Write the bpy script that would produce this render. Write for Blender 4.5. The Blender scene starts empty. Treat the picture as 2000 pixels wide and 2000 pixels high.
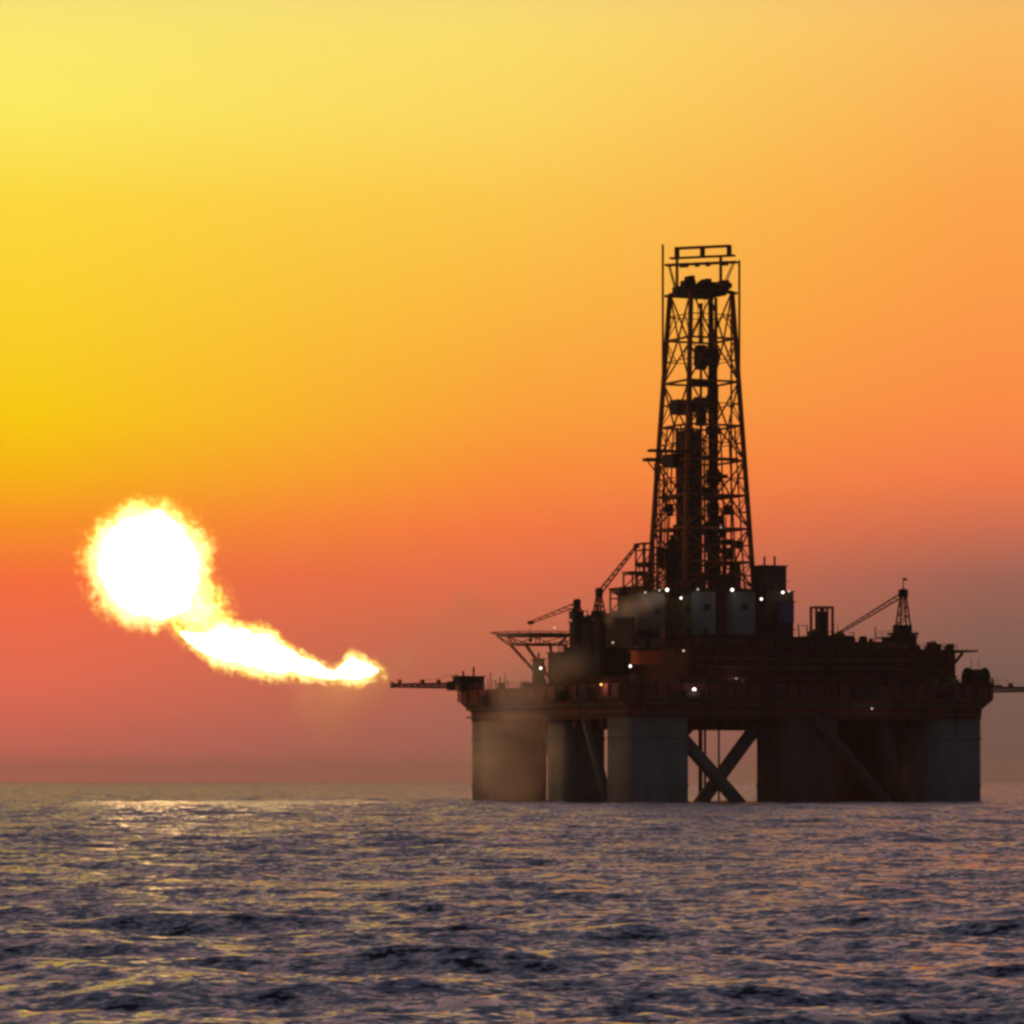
import bpy, math, random
import numpy as np
from mathutils import Vector

random.seed(7)
sc = bpy.context.scene
COL = sc.collection
R = math.radians
CAM_H = 4.1          # eye height above the water
F = 8000.0           # focal length in photo pixels (2000 px wide)
HOR = 1527.0         # horizon row in the photo

# ------------------------------------------------------------------ colours
def lin(c):
    c = c / 255.0
    return c / 12.92 if c <= 0.04045 else ((c + 0.055) / 1.055) ** 2.4
def srgb(r, g, b):
    return (lin(r), lin(g), lin(b), 1.0)

# ------------------------------------------------------------------ materials
def paint(name, col, rough=0.6, var=0.35, rust=None, rust_amt=0.45, scale=0.25, metal=0.0, streak=True):
    m = bpy.data.materials.new(name); m.use_nodes = True
    nt = m.node_tree; N = nt.nodes; L = nt.links
    b = N['Principled BSDF']
    tc = N.new('ShaderNodeTexCoord')
    mp = N.new('ShaderNodeMapping'); mp.inputs['Scale'].default_value = (1, 1, 0.25 if streak else 1)
    L.new(tc.outputs['Object'], mp.inputs['Vector'])
    n1 = N.new('ShaderNodeTexNoise'); n1.inputs['Scale'].default_value = scale; n1.inputs['Detail'].default_value = 6
    L.new(mp.outputs['Vector'], n1.inputs['Vector'])
    r1 = N.new('ShaderNodeValToRGB')
    c = Vector(col)
    r1.color_ramp.elements[0].position = 0.3; r1.color_ramp.elements[1].position = 0.7
    r1.color_ramp.elements[0].color = (*(c * (1 - var)), 1); r1.color_ramp.elements[1].color = (*(c * (1 + var)), 1)
    L.new(n1.outputs['Fac'], r1.inputs['Fac'])
    out = r1.outputs['Color']
    if rust:
        n2 = N.new('ShaderNodeTexNoise'); n2.inputs['Scale'].default_value = scale * 3; n2.inputs['Detail'].default_value = 8
        L.new(mp.outputs['Vector'], n2.inputs['Vector'])
        r2 = N.new('ShaderNodeValToRGB')
        r2.color_ramp.elements[0].position = 1 - rust_amt - 0.08; r2.color_ramp.elements[1].position = 1 - rust_amt + 0.12
        L.new(n2.outputs['Fac'], r2.inputs['Fac'])
        mx = N.new('ShaderNodeMix'); mx.data_type = 'RGBA'
        L.new(r2.outputs['Color'], mx.inputs[0]); L.new(out, mx.inputs[6]); mx.inputs[7].default_value = (*rust, 1)
        out = mx.outputs[2]
    L.new(out, b.inputs['Base Color'])
    b.inputs['Roughness'].default_value = min(0.9, rough + 0.2)
    b.inputs['Metallic'].default_value = metal
    b.inputs['Specular IOR Level'].default_value = 0.15
    return m

def emit(name, col, strength):
    m = bpy.data.materials.new(name); m.use_nodes = True
    nt = m.node_tree; nt.nodes.clear()
    e = nt.nodes.new('ShaderNodeEmission'); o = nt.nodes.new('ShaderNodeOutputMaterial')
    e.inputs['Color'].default_value = (*col, 1); e.inputs['Strength'].default_value = strength
    nt.links.new(e.outputs[0], o.inputs['Surface'])
    return m

RUST = (0.12, 0.04, 0.018)
M = {
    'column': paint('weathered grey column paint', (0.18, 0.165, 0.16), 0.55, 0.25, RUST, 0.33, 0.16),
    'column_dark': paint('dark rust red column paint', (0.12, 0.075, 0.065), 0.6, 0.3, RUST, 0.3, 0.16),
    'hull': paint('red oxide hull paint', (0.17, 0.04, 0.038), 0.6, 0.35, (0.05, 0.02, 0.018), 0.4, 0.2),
    'hull_shaded': paint('shade-darkened red deck box paint', (0.095, 0.02, 0.022), 0.6, 0.35, (0.035, 0.014, 0.012), 0.4, 0.2),  # hull red darkened, shade on the deck box put into its colour
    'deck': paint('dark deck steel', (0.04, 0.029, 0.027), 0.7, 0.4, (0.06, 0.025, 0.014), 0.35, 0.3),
    'derrick': paint('derrick red brown steel', (0.25, 0.06, 0.03), 0.6, 0.3, (0.07, 0.028, 0.02), 0.4, 0.4),
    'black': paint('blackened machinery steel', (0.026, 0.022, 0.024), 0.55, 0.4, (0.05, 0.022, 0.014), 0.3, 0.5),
    'grey': paint('pale grey cladding', (0.19, 0.20, 0.205), 0.6, 0.2, RUST, 0.25, 0.3),
    'tan': paint('tan cladding', (0.17, 0.12, 0.10), 0.65, 0.3, RUST, 0.35, 0.3),
    'olive': paint('olive machinery paint', (0.11, 0.095, 0.05), 0.6, 0.35, RUST, 0.35, 0.4),
    'blue': paint('blue container paint', (0.06, 0.09, 0.18), 0.55, 0.3, RUST, 0.25, 0.4),
    'red': paint('signal red container paint', (0.45, 0.07, 0.03), 0.5, 0.2, None, 0, 0.4),
    'orange': paint('orange lifeboat shell', (0.65, 0.26, 0.05), 0.45, 0.2, None, 0, 0.4),
    'pipe': paint('stacked drill pipe steel', (0.06, 0.05, 0.055), 0.45, 0.4, RUST, 0.4, 0.6),
    'glass': paint('dark window glass', (0.02, 0.025, 0.03), 0.12, 0.1, None, 0, 0.5),
    'lamp': emit('lit lamp lens', (1.0, 0.85, 0.66), 4.0),
    'lampdim': emit('dim lamp lens', (1.0, 0.80, 0.62), 0.9),
    'lampamber': emit('amber lamp lens', (1.0, 0.5, 0.12), 2.5),
}

# ------------------------------------------------------------------ mesh builder
class MB:
    def __init__(self): self.v = []; self.f = []
    def add(self, vs, fs):
        n = len(self.v); self.v += [tuple(p) for p in vs]; self.f += [tuple(i + n for i in f) for f in fs]; return self
    def box(self, u0, u1, v0, v1, z0, z1):
        vs = [(u0, v0, z0), (u1, v0, z0), (u1, v1, z0), (u0, v1, z0), (u0, v0, z1), (u1, v0, z1), (u1, v1, z1), (u0, v1, z1)]
        return self.add(vs, [(0, 3, 2, 1), (4, 5, 6, 7), (0, 1, 5, 4), (1, 2, 6, 5), (2, 3, 7, 6), (3, 0, 4, 7)])
    def bar(self, p, q, w, h=None):
        p = Vector(p); q = Vector(q); d = (q - p)
        if d.length < 1e-6: return self
        d.normalize(); up = Vector((0, 0, 1)) if abs(d.z) < 0.95 else Vector((0, 1, 0))
        a = d.cross(up).normalized(); b = a.cross(d).normalized(); h = h or w
        vs = []
        for c in (p, q):
            for s, t in ((-1, -1), (1, -1), (1, 1), (-1, 1)): vs.append(c + a * (s * w / 2) + b * (t * h / 2))
        return self.add(vs, [(0, 1, 2, 3), (7, 6, 5, 4), (0, 4, 5, 1), (1, 5, 6, 2), (2, 6, 7, 3), (3, 7, 4, 0)])
    def tube(self, p, q, r, r2=None, n=12):
        p = Vector(p); q = Vector(q); d = (q - p).normalized(); r2 = r if r2 is None else r2
        up = Vector((0, 0, 1)) if abs(d.z) < 0.95 else Vector((0, 1, 0))
        a = d.cross(up).normalized(); b = a.cross(d).normalized(); vs = []
        for c, rr in ((p, r), (q, r2)):
            for k in range(n):
                t = 2 * math.pi * k / n; vs.append(c + a * (rr * math.cos(t)) + b * (rr * math.sin(t)))
        fs = [(k, (k + 1) % n, n + (k + 1) % n, n + k) for k in range(n)]
        return self.add(vs, fs + [tuple(range(n - 1, -1, -1)), tuple(range(n, 2 * n))])
    def loft(self, rings):
        n = len(rings[0]); vs = [p for r in rings for p in r]; fs = []
        for j in range(len(rings) - 1):
            for k in range(n): fs.append((j * n + k, j * n + (k + 1) % n, (j + 1) * n + (k + 1) % n, (j + 1) * n + k))
        fs += [tuple(range(n - 1, -1, -1)), tuple(range((len(rings) - 1) * n, len(rings) * n))]
        return self.add(vs, fs)
    def rcol(self, cu, cv, s, r, z0, z1, seg=6):
        ring = []
        for qx, qy, a0 in ((1, 1, 0), (-1, 1, 90), (-1, -1, 180), (1, -1, 270)):
            for k in range(seg + 1):
                t = R(a0 + 90 * k / seg)
                ring.append((cu + qx * (s / 2 - r) + r * math.cos(t), cv + qy * (s / 2 - r) + r * math.sin(t)))
        return self.loft([[(x, y, z) for x, y in ring] for z in (z0, z1)])

def rr_ring(cu, cv, sx, sy, r, z, seg=5):
    ring = []
    for qx, qy, a0 in ((1, 1, 0), (-1, 1, 90), (-1, -1, 180), (1, -1, 270)):
        for k in range(seg + 1):
            t = R(a0 + 90 * k / seg)
            ring.append((cu + qx * (sx / 2 - r) + r * math.cos(t), cv + qy * (sy / 2 - r) + r * math.sin(t), z))
    return ring

# ------------------------------------------------------------------ rig frame: u along the long deck side, v across it
TH = R(25.0); CT, ST = math.cos(TH), math.sin(TH)
X0, Y0 = 42.9, 840.0
def world(u, v, z=0.0): return Vector((X0 + u * CT - v * ST, Y0 + u * ST + v * CT, z))
def depth(u, v): return Y0 + u * ST + v * CT
def uof(px, v):
    k = (px - 1000) / F
    return (k * (Y0 + v * CT) - X0 + v * ST) / (CT - k * ST)
def zof(py, Y): return CAM_H + (HOR - py) * Y / F
def pt(px, py, v):
    u = uof(px, v); return Vector((u, v, zof(py, depth(u, v))))

class Thing:
    def __init__(self, name, label, cat, base, group=None, rig=True):
        o = bpy.data.objects.new(name, None); COL.objects.link(o)
        o.empty_display_size = 1
        self.base = Vector(base); self.o = o
        o.location = world(*base) if rig else Vector(base)
        o.rotation_euler = (0, 0, TH if rig else 0)
        o['label'] = label; o['category'] = cat
        if group: o['group'] = group
    def part(self, name, mb, mat, parent=None, label=None, smooth=False):
        me = bpy.data.meshes.new(name)
        b = self.base
        me.from_pydata([(x - b[0], y - b[1], z - b[2]) for x, y, z in mb.v], [], mb.f)
        me.materials.append(M[mat] if isinstance(mat, str) else mat)
        if smooth:
            for p in me.polygons: p.use_smooth = True
        me.validate(); me.update()
        o = bpy.data.objects.new(name, me); COL.objects.link(o)
        o.parent = parent or self.o
        if label: o['label'] = label
        return o

# ------------------------------------------------------------------ camera
cam = bpy.data.cameras.new('camera'); camo = bpy.data.objects.new('camera', cam); COL.objects.link(camo)
camo.location = (0, 0, CAM_H); camo.rotation_euler = (R(90), 0, 0)
cam.sensor_width = 36; cam.lens = 36 * F / 2000; cam.shift_y = (HOR - 1000) / 2000
cam.clip_start = 0.5; cam.clip_end = 80000
sc.camera = camo

# ------------------------------------------------------------------ sky
w = bpy.data.worlds.new('World'); sc.world = w; w.use_nodes = True
nt = w.node_tree; N = nt.nodes; L = nt.links; N.clear()
def math_n(op, a, b=None, c=None, clamp=False):
    n = N.new('ShaderNodeMath'); n.operation = op; n.use_clamp = clamp
    for i, x in enumerate((a, b, c)):
        if x is None: continue
        if isinstance(x, (int, float)): n.inputs[i].default_value = x
        else: L.new(x, n.inputs[i])
    return n.outputs[0]
def maprange(x, a, b, c=0.0, d=1.0, smooth=True):
    n = N.new('ShaderNodeMapRange'); n.interpolation_type = 'SMOOTHSTEP' if smooth else 'LINEAR'
    L.new(x, n.inputs[0])
    for i, v in enumerate((a, b, c, d)): n.inputs[i + 1].default_value = v
    return n.outputs[0]
def mixc(f, a, b):
    n = N.new('ShaderNodeMix'); n.data_type = 'RGBA'; L.new(f, n.inputs[0]); L.new(a, n.inputs[6]); L.new(b, n.inputs[7]); return n.outputs[2]
def ramp(x, stops, interp='LINEAR'):
    n = N.new('ShaderNodeValToRGB'); n.color_ramp.interpolation = interp; L.new(x, n.inputs[0])
    e = n.color_ramp.elements
    while len(e) < len(stops): e.new(0.5)
    for i, (p, c) in enumerate(sorted(stops)): e[i].position = p; e[i].color = srgb(*c)
    return n.outputs[0]
SUN_EL, SUN_AZ = 7.0, -24.0       # low sun, outside the picture to the left
tc = N.new('ShaderNodeTexCoord')
sep = N.new('ShaderNodeSeparateXYZ'); L.new(tc.outputs['Generated'], sep.inputs[0])
sx, sy, sz = sep.outputs
hh = math_n('SQRT', math_n('ADD', math_n('MULTIPLY', sx, sx), math_n('MULTIPLY', sy, sy)))
el = math_n('DIVIDE', sz, math_n('MAXIMUM', hh, 1e-4))
az = math_n('ARCTAN2', sx, sy)
t = math_n('DIVIDE', el, 0.2, clamp=True)
def st(rows): return [((HOR - y) / 1600.0, c) for y, c in rows]
WEST = st([(1527, (244, 110, 100)), (1430, (228, 106, 88)), (1330, (242, 109, 82)), (1230, (248, 108, 74)), (1130, (255, 112, 58)),
           (1030, (255, 146, 36)), (930, (254, 182, 14)), (820, (254, 203, 9)), (600, (255, 212, 44)), (400, (255, 218, 62)),
           (220, (255, 236, 98)), (40, (253, 234, 112))])
MIDD = st([(1527, (186, 101, 92)), (1430, (176, 103, 90)), (1330, (184, 106, 84)), (1230, (206, 110, 80)), (1130, (232, 112, 76)),
           (1030, (252, 122, 66)), (930, (255, 142, 58)), (800, (255, 164, 58)), (600, (255, 184, 66)), (400, (255, 200, 78)),
           (220, (254, 216, 98)), (40, (253, 224, 110))])
EAST = st([(1527, (104, 84, 80)), (1430, (116, 88, 80)), (1330, (124, 92, 82)), (1230, (138, 96, 84)), (1130, (162, 101, 86)),
           (1030, (212, 112, 80)), (930, (248, 126, 74)), (800, (255, 142, 72)), (600, (255, 156, 72)), (400, (255, 166, 76)),
           (220, (254, 178, 86)), (40, (253, 190, 98))])
cw, cm, ce = ramp(t, WEST), ramp(t, MIDD), ramp(t, EAST)
front = mixc(maprange(az, -0.115, 0.0, smooth=False), cw, mixc(maprange(az, 0.0, 0.115, smooth=False), cm, ce))
HIGH = [(0.0, (228, 178, 156)), (0.095, (222, 172, 152)), (0.14, (180, 142, 132)), (0.2, (138, 118, 112)), (0.35, (103, 96, 92)), (0.5, (80, 78, 80)), (1.0, (54, 57, 66))]
high = ramp(math_n('DIVIDE', el, 2.0, clamp=True), HIGH)
glow = mixc(maprange(el, 0.178, 0.235), front, high)
sky = N.new('ShaderNodeTexSky'); sky.sky_type = 'NISHITA'; sky.sun_disc = False
sky.sun_elevation = R(SUN_EL); sky.sun_rotation = R(SUN_AZ); sky.dust_density = 4.0; sky.air_density = 1.5
bg1 = N.new('ShaderNodeBackground'); bg1.inputs[1].default_value = 0.02; dusk = N.new('ShaderNodeMix'); dusk.data_type = 'RGBA'; dusk.blend_type = 'ADD'; dusk.inputs[0].default_value = 1.0
L.new(sky.outputs[0], dusk.inputs[6]); dusk.inputs[7].default_value = (1.3, 1.5, 2.4, 1); L.new(dusk.outputs[2], bg1.inputs[0])
bg2 = N.new('ShaderNodeBackground'); bg2.inputs[1].default_value = 1.0; L.new(glow, bg2.inputs[0])
absaz = math_n('ABSOLUTE', math_n('ADD', az, 0.15))
fac = maprange(absaz, 0.7, 1.6, 1.0, 0.0)
mixs = N.new('ShaderNodeMixShader'); L.new(fac, mixs.inputs[0]); L.new(bg1.outputs[0], mixs.inputs[1]); L.new(bg2.outputs[0], mixs.inputs[2])
wo = N.new('ShaderNodeOutputWorld'); L.new(mixs.outputs[0], wo.inputs[0])

sun = bpy.data.lights.new('sun', 'SUN'); sun.energy = 0.5; sun.angle = R(0.6); sun.color = (1.0, 0.36, 0.10)
suno = bpy.data.objects.new('sun', sun); COL.objects.link(suno)
d = Vector((math.sin(R(SUN_AZ)) * math.cos(R(SUN_EL)), math.cos(R(SUN_AZ)) * math.cos(R(SUN_EL)), math.sin(R(SUN_EL))))
suno.rotation_euler = d.to_track_quat('Z', 'Y').to_euler(); suno.location = d * 500

# ------------------------------------------------------------------ sea
def build_sea():
    rng = np.random.default_rng(11)
    dense = np.linspace(-R(9.2), R(9.2), 620)
    left = np.linspace(-math.pi, -R(9.2), 36)[:-1]; right = np.linspace(R(9.2), math.pi, 36)[1:-1]
    ang = np.concatenate([left, dense, right])
    r = [3.0]; 
    while r[-1] < 58: r.append(r[-1] * 1.12)
    while r[-1] < 3600: r.append(r[-1] + min(2.6, max(0.22, 0.0024 * r[-1])))
    while r[-1] < 32000: r.append(r[-1] * 1.05)
    r = np.array(r); dr = np.gradient(r)
    RR, AA = np.meshgrid(r, ang, indexing='ij')
    X = RR * np.sin(AA); Y = RR * np.cos(AA); Z = np.zeros_like(X); DX = np.zeros_like(X); DY = np.zeros_like(X)
    inner = ((AA > -R(9.6)) & (AA < R(9.6))).astype(float)
    fade = 1 - np.clip((r - 3300) / 300, 0, 1)
    near = np.clip((r - 40) / 20, 0, 1)
    n = 150
    var = np.zeros_like(r); full = 0.0
    for i in range(n):
        lam = 0.75 * (13 / 0.75) ** (i / (n - 1)) * rng.uniform(0.94, 1.06)
        k = 2 * math.pi / lam
        th = rng.normal(R(-98), R(27))                         # travel direction, mostly towards the eye
        slope = 0.023 * (1.0 if lam < 4 else (4 / lam) ** 0.35)
        a = slope / k
        wgt = np.clip(lam / (3.0 * dr) - 0.7, 0, 1) * fade * near
        var += (wgt * slope) ** 2; full += slope ** 2
        if wgt.max() <= 0: continue
        ph = k * (X * math.cos(th) + Y * math.sin(th)) + rng.uniform(0, 6.283)
        s = np.sin(ph); c = np.cos(ph); W = (wgt[:, None] * a)
        Z += W * s; DX += W * c * math.cos(th) * 0.85; DY += W * c * math.sin(th) * 0.85
    # gusts: patches of rougher and smoother water
    g = 0.9 + 0.22 * np.sin(X * 0.035 + 1.3 * np.sin(Y * 0.013)) * np.sin(Y * 0.021 + 0.7 * np.sin(X * 0.03))
    # waves too short for the far mesh drop out: the longer ones that stay keep the sea as steep
    g = g * np.clip(np.sqrt(0.75 * full / np.maximum(var, 1e-9)), 1.0, 2.0)[:, None]
    Z *= g * inner; DX *= g * inner; DY *= g * inner
    V = np.stack([X + DX, Y + DY, Z], -1).reshape(-1, 3).astype(np.float32)
    nr, na = X.shape
    i = np.arange(nr - 1)[:, None]; j = np.arange(na)[None, :]; jn = (j + 1) % na
    Q = np.stack([i * na + j, i * na + jn, (i + 1) * na + jn, (i + 1) * na + j], -1).reshape(-1, 4)
    Q = Q[:, ::-1]
    me = bpy.data.meshes.new('sea')
    nq = len(Q)
    # centre cap
    me.vertices.add(len(V)); me.vertices.foreach_set('co', V.ravel())
    me.loops.add(nq * 4 + na); 
    lv = np.concatenate([Q.ravel(), np.arange(na)[::-1]]).astype(np.int32)
    me.loops.foreach_set('vertex_index', lv)
    me.polygons.add(nq + 1)
    me.polygons.foreach_set('loop_start', np.concatenate([np.arange(nq) * 4, [nq * 4]]).astype(np.int32))
    me.polygons.foreach_set('use_smooth', np.ones(nq + 1, dtype=bool))
    me.update(calc_edges=True); me.validate()
    o = bpy.data.objects.new('sea', me); COL.objects.link(o); o['kind'] = 'structure'
    m = bpy.data.materials.new('sea water'); m.use_nodes = True
    nt = m.node_tree; N = nt.nodes; L = nt.links; b = N['Principled BSDF']
    tc = N.new('ShaderNodeTexCoord')
    # ripples too small for the mesh: their slopes tilt the surface normal
    mpr = N.new('ShaderNodeMapping'); mpr.inputs['Scale'].default_value = (0.6, 1.0, 1.0); L.new(tc.outputs['Object'], mpr.inputs['Vector'])   # crests longer than they are deep
    def ripple(scale, amp):
        n = N.new('ShaderNodeTexNoise'); n.inputs['Scale'].default_value = scale; n.inputs['Detail'].default_value = 3; n.inputs['Roughness'].default_value = 0.6
        L.new(mpr.outputs[0], n.inputs['Vector'])
        v = N.new('ShaderNodeVectorMath'); v.operation = 'SUBTRACT'; L.new(n.outputs['Color'], v.inputs[0]); v.inputs[1].default_value = (0.5, 0.5, 0.5)
        q = N.new('ShaderNodeVectorMath'); q.operation = 'MULTIPLY'; L.new(v.outputs[0], q.inputs[0]); q.inputs[1].default_value = (amp * 0.6, amp, 0)
        return q.outputs[0]
    ge = N.new('ShaderNodeNewGeometry'); acc = ge.outputs['Normal']
    for scale, amp in ((6.5, 1.9), (2.2, 2.0), (0.4, 0.8)):
        ad = N.new('ShaderNodeVectorMath'); ad.operation = 'ADD'; L.new(acc, ad.inputs[0]); L.new(ripple(scale, amp), ad.inputs[1]); acc = ad.outputs[0]
    # the wind drives the ripples this way, so their steep sides face -y
    le = N.new('ShaderNodeVectorMath'); le.operation = 'ADD'; L.new(acc, le.inputs[0]); le.inputs[1].default_value = (0, -0.17, 0)
    nm = N.new('ShaderNodeVectorMath'); nm.operation = 'NORMALIZE'; L.new(le.outputs[0], nm.inputs[0])
    N.remove(b)
    out = N['Material Output']
    fr = N.new('ShaderNodeFresnel'); fr.inputs['IOR'].default_value = 1.34; L.new(nm.outputs[0], fr.inputs['Normal'])
    body = N.new('ShaderNodeBsdfDiffuse'); body.inputs['Color'].default_value = (0.045, 0.041, 0.040, 1)
    gl = N.new('ShaderNodeBsdfGlossy'); gl.inputs['Color'].default_value = (0.67, 0.625, 0.745, 1); gl.inputs['Roughness'].default_value = 0.13; L.new(nm.outputs[0], gl.inputs['Normal'])
    ms = N.new('ShaderNodeMixShader'); L.new(fr.outputs[0], ms.inputs[0]); L.new(body.outputs[0], ms.inputs[1]); L.new(gl.outputs[0], ms.inputs[2])
    # pale streaks painted on the water in place of the flame's reflection
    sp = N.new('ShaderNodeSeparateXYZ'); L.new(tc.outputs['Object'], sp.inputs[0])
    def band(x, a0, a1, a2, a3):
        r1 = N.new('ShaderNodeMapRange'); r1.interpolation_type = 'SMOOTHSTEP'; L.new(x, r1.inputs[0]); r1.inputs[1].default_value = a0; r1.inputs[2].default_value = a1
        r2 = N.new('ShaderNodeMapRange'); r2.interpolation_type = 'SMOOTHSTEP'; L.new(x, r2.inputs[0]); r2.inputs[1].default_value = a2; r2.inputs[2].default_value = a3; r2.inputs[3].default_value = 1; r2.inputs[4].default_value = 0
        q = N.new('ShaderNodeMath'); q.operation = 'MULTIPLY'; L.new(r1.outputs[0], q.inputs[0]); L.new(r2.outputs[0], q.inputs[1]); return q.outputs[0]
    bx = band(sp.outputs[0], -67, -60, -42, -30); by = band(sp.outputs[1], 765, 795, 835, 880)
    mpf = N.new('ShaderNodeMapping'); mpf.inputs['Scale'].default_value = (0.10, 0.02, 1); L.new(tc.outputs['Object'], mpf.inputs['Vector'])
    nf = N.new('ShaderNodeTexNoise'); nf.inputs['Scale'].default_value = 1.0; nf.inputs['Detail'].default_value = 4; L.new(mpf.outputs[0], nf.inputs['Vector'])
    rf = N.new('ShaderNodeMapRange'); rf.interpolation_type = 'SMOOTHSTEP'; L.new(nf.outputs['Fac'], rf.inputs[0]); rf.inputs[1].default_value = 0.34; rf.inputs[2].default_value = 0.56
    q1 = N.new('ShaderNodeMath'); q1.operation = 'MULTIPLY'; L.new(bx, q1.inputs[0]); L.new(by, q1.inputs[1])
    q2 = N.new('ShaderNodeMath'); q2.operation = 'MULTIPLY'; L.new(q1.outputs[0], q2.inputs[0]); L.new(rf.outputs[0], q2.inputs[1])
    painted_glint = N.new('ShaderNodeBsdfDiffuse'); painted_glint.inputs['Color'].default_value = (0.85, 0.82, 0.78, 1)
    m2 = N.new('ShaderNodeMixShader'); L.new(q2.outputs[0], m2.inputs[0]); L.new(ms.outputs[0], m2.inputs[1]); L.new(painted_glint.outputs[0], m2.inputs[2])
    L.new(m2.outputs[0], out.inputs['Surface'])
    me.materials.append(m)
    return o
build_sea()

# ------------------------------------------------------------------ platform
LU, LV = 33.1, 31.9
rig = Thing('drilling_platform', 'dark semi-submersible drilling platform standing in the sea on thick columns', 'oil platform', (0, 0, 0))
cols = [(-LU, -LV, 13, 2.6, 'near grey column at the corner, one side lit orange'), (0, -LV, 13, 2.6, None), (LU, -LV, 13, 2.6, None),
        (-LU, LV, 13, 2.6, 'brown column veiled in smoke under the flare boom'), (0, LV, 13, 2.6, None), (LU, LV, 11, 2.4, None),
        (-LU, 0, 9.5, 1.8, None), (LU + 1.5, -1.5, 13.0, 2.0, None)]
for cu, cv, s, r_, lab in cols:
    mt = 'hull_shaded' if cu > LU else 'column' if (cu, cv) in ((-LU, -LV), (LU, -LV), (-LU, LV), (-LU, 0)) else 'column_dark'  # column at the +u end painted darker to stand in for shade below deck
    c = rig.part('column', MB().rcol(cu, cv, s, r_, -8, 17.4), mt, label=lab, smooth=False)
    for p in c.data.polygons: p.use_smooth = abs(p.normal.z) < 0.5
    b = MB()
    for zb in (3.2, 12.6): rig.part('band', MB().loft([rr_ring(cu, cv, s + 0.35, s + 0.35, r_, zb), rr_ring(cu, cv, s + 0.35, s + 0.35, r_, zb + 0.3)]), mt, parent=c)
# hull box with flared edges
h = MB()
h.loft([rr_ring(0, 0, 2 * LU + 13.4, 2 * LV + 13.4, 3, 16.6), rr_ring(0, 0, 2 * LU + 13.6, 2 * LV + 13.6, 3, 18.6),
        rr_ring(0, 0, 2 * LU + 17.5, 2 * LV + 17.5, 4, 20.6), rr_ring(0, 0, 2 * LU + 17.5, 2 * LV + 17.5, 4, 23.2)])
rig.part('lower_deck', h, 'hull')
# underdeck girders seen in the gap between the columns
g = MB()
for v in (-22, -10, 4, 18): g.box(-38, 38, v, v + 1.4, 14.9, 16.6)
for u in (-26, 26): g.box(u, u + 1.4, -34, 34, 15.2, 16.62)
rig.part('underdeck_girder', g, 'hull')
# braces
def brace(a, b, r, lab=None, m='column'): rig.part('brace', MB().tube(a, b, r, n=16), m, label=lab, smooth=True)
vb = -LV + 1.0
brace(pt(1296, 1400, vb), pt(1448, 1574, vb), 1.35, 'thick brace sloping down away from the near corner column')
brace(pt(1502, 1385, vb + 3), pt(1352, 1590, vb + 3), 1.35, 'thick brace sloping up away from the near corner column')
brace(pt(1590, 1400, -39.2), pt(1742, 1580, -39.2), 1.1, m='column_dark')
brace(pt(1722, 1400, -34), pt(1758, 1580, -34), 1.5, m='column_dark')
brace(pt(1142, 1395, -14), pt(1190, 1575, -14), 1.0)
brace(pt(1062, 1400, 20), pt(1100, 1575, 20), 1.0)
brace((-LU, -LV, -2), (-LU, LV, -2), 1.6); brace((LU, -LV, -2), (LU, LV, -2), 1.6); brace((-LU, -LV, -3.2), (LU, -LV, -3.2), 1.6)
for px, r_ in ((1368, 0.42), (1377, 0.25), (1404, 0.2)):
    a = pt(px, 1410, 0); rig.part('riser', MB().tube((a.x, 0, 17), (a.x, 0, -6), r_, n=10), 'black', smooth=True)
# gussets at the upper corners of the opening
for px, s in ((1345, 1), (1478, -1)):
    a = pt(px, 1420, vb + 2); k = MB()
    k.loft([[(a.x - s * 1, a.y, 17), (a.x + s * 4, a.y, 17), (a.x - s * 1, a.y, 12.2)], [(a.x - s * 1, a.y + 1, 17), (a.x + s * 4, a.y + 1, 17), (a.x - s * 1, a.y + 1, 12.2)]])
    rig.part('gusset', k, 'hull')
# upper deck box
VF, VB = -33.5, 6.0
u0, u1 = uof(1166, VB), uof(1866, VF)
zt = zof(1271, depth(25, VF))
rig.part('upper_deck', MB().box(u0, u1, VF, VB, 23.2, zt), 'hull_shaded')
b = MB().box(u0 - 0.4, uof(1908, VF - 0.3), VF - 0.8, VB + 0.4, zt - 0.05, zt + 0.3)
b.bar((u1, VF + 4, 25.8), (uof(1900, VF), VF + 4, zt - 0.2), 0.5)
rig.part('deck_edge', b, 'deck')
# stiffening ribs, openings and pipe runs along the long deck wall
b = MB()
u = u0 + 1.2
while u < u1 - 0.5:
    b.box(u, u + 0.3, VF - 0.28, VF - 0.002, 23.4, zt - 0.3); u += 2.3
rig.part('wall_rib', b, 'hull_shaded')
b = MB()
for z in (24.4, 26.6, 28.3): b.tube((u0 + 2, VF - 0.7, z), (u1 - 3, VF - 0.7, z), 0.16, n=6)
rig.part('pipe_run', b, 'olive')
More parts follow.
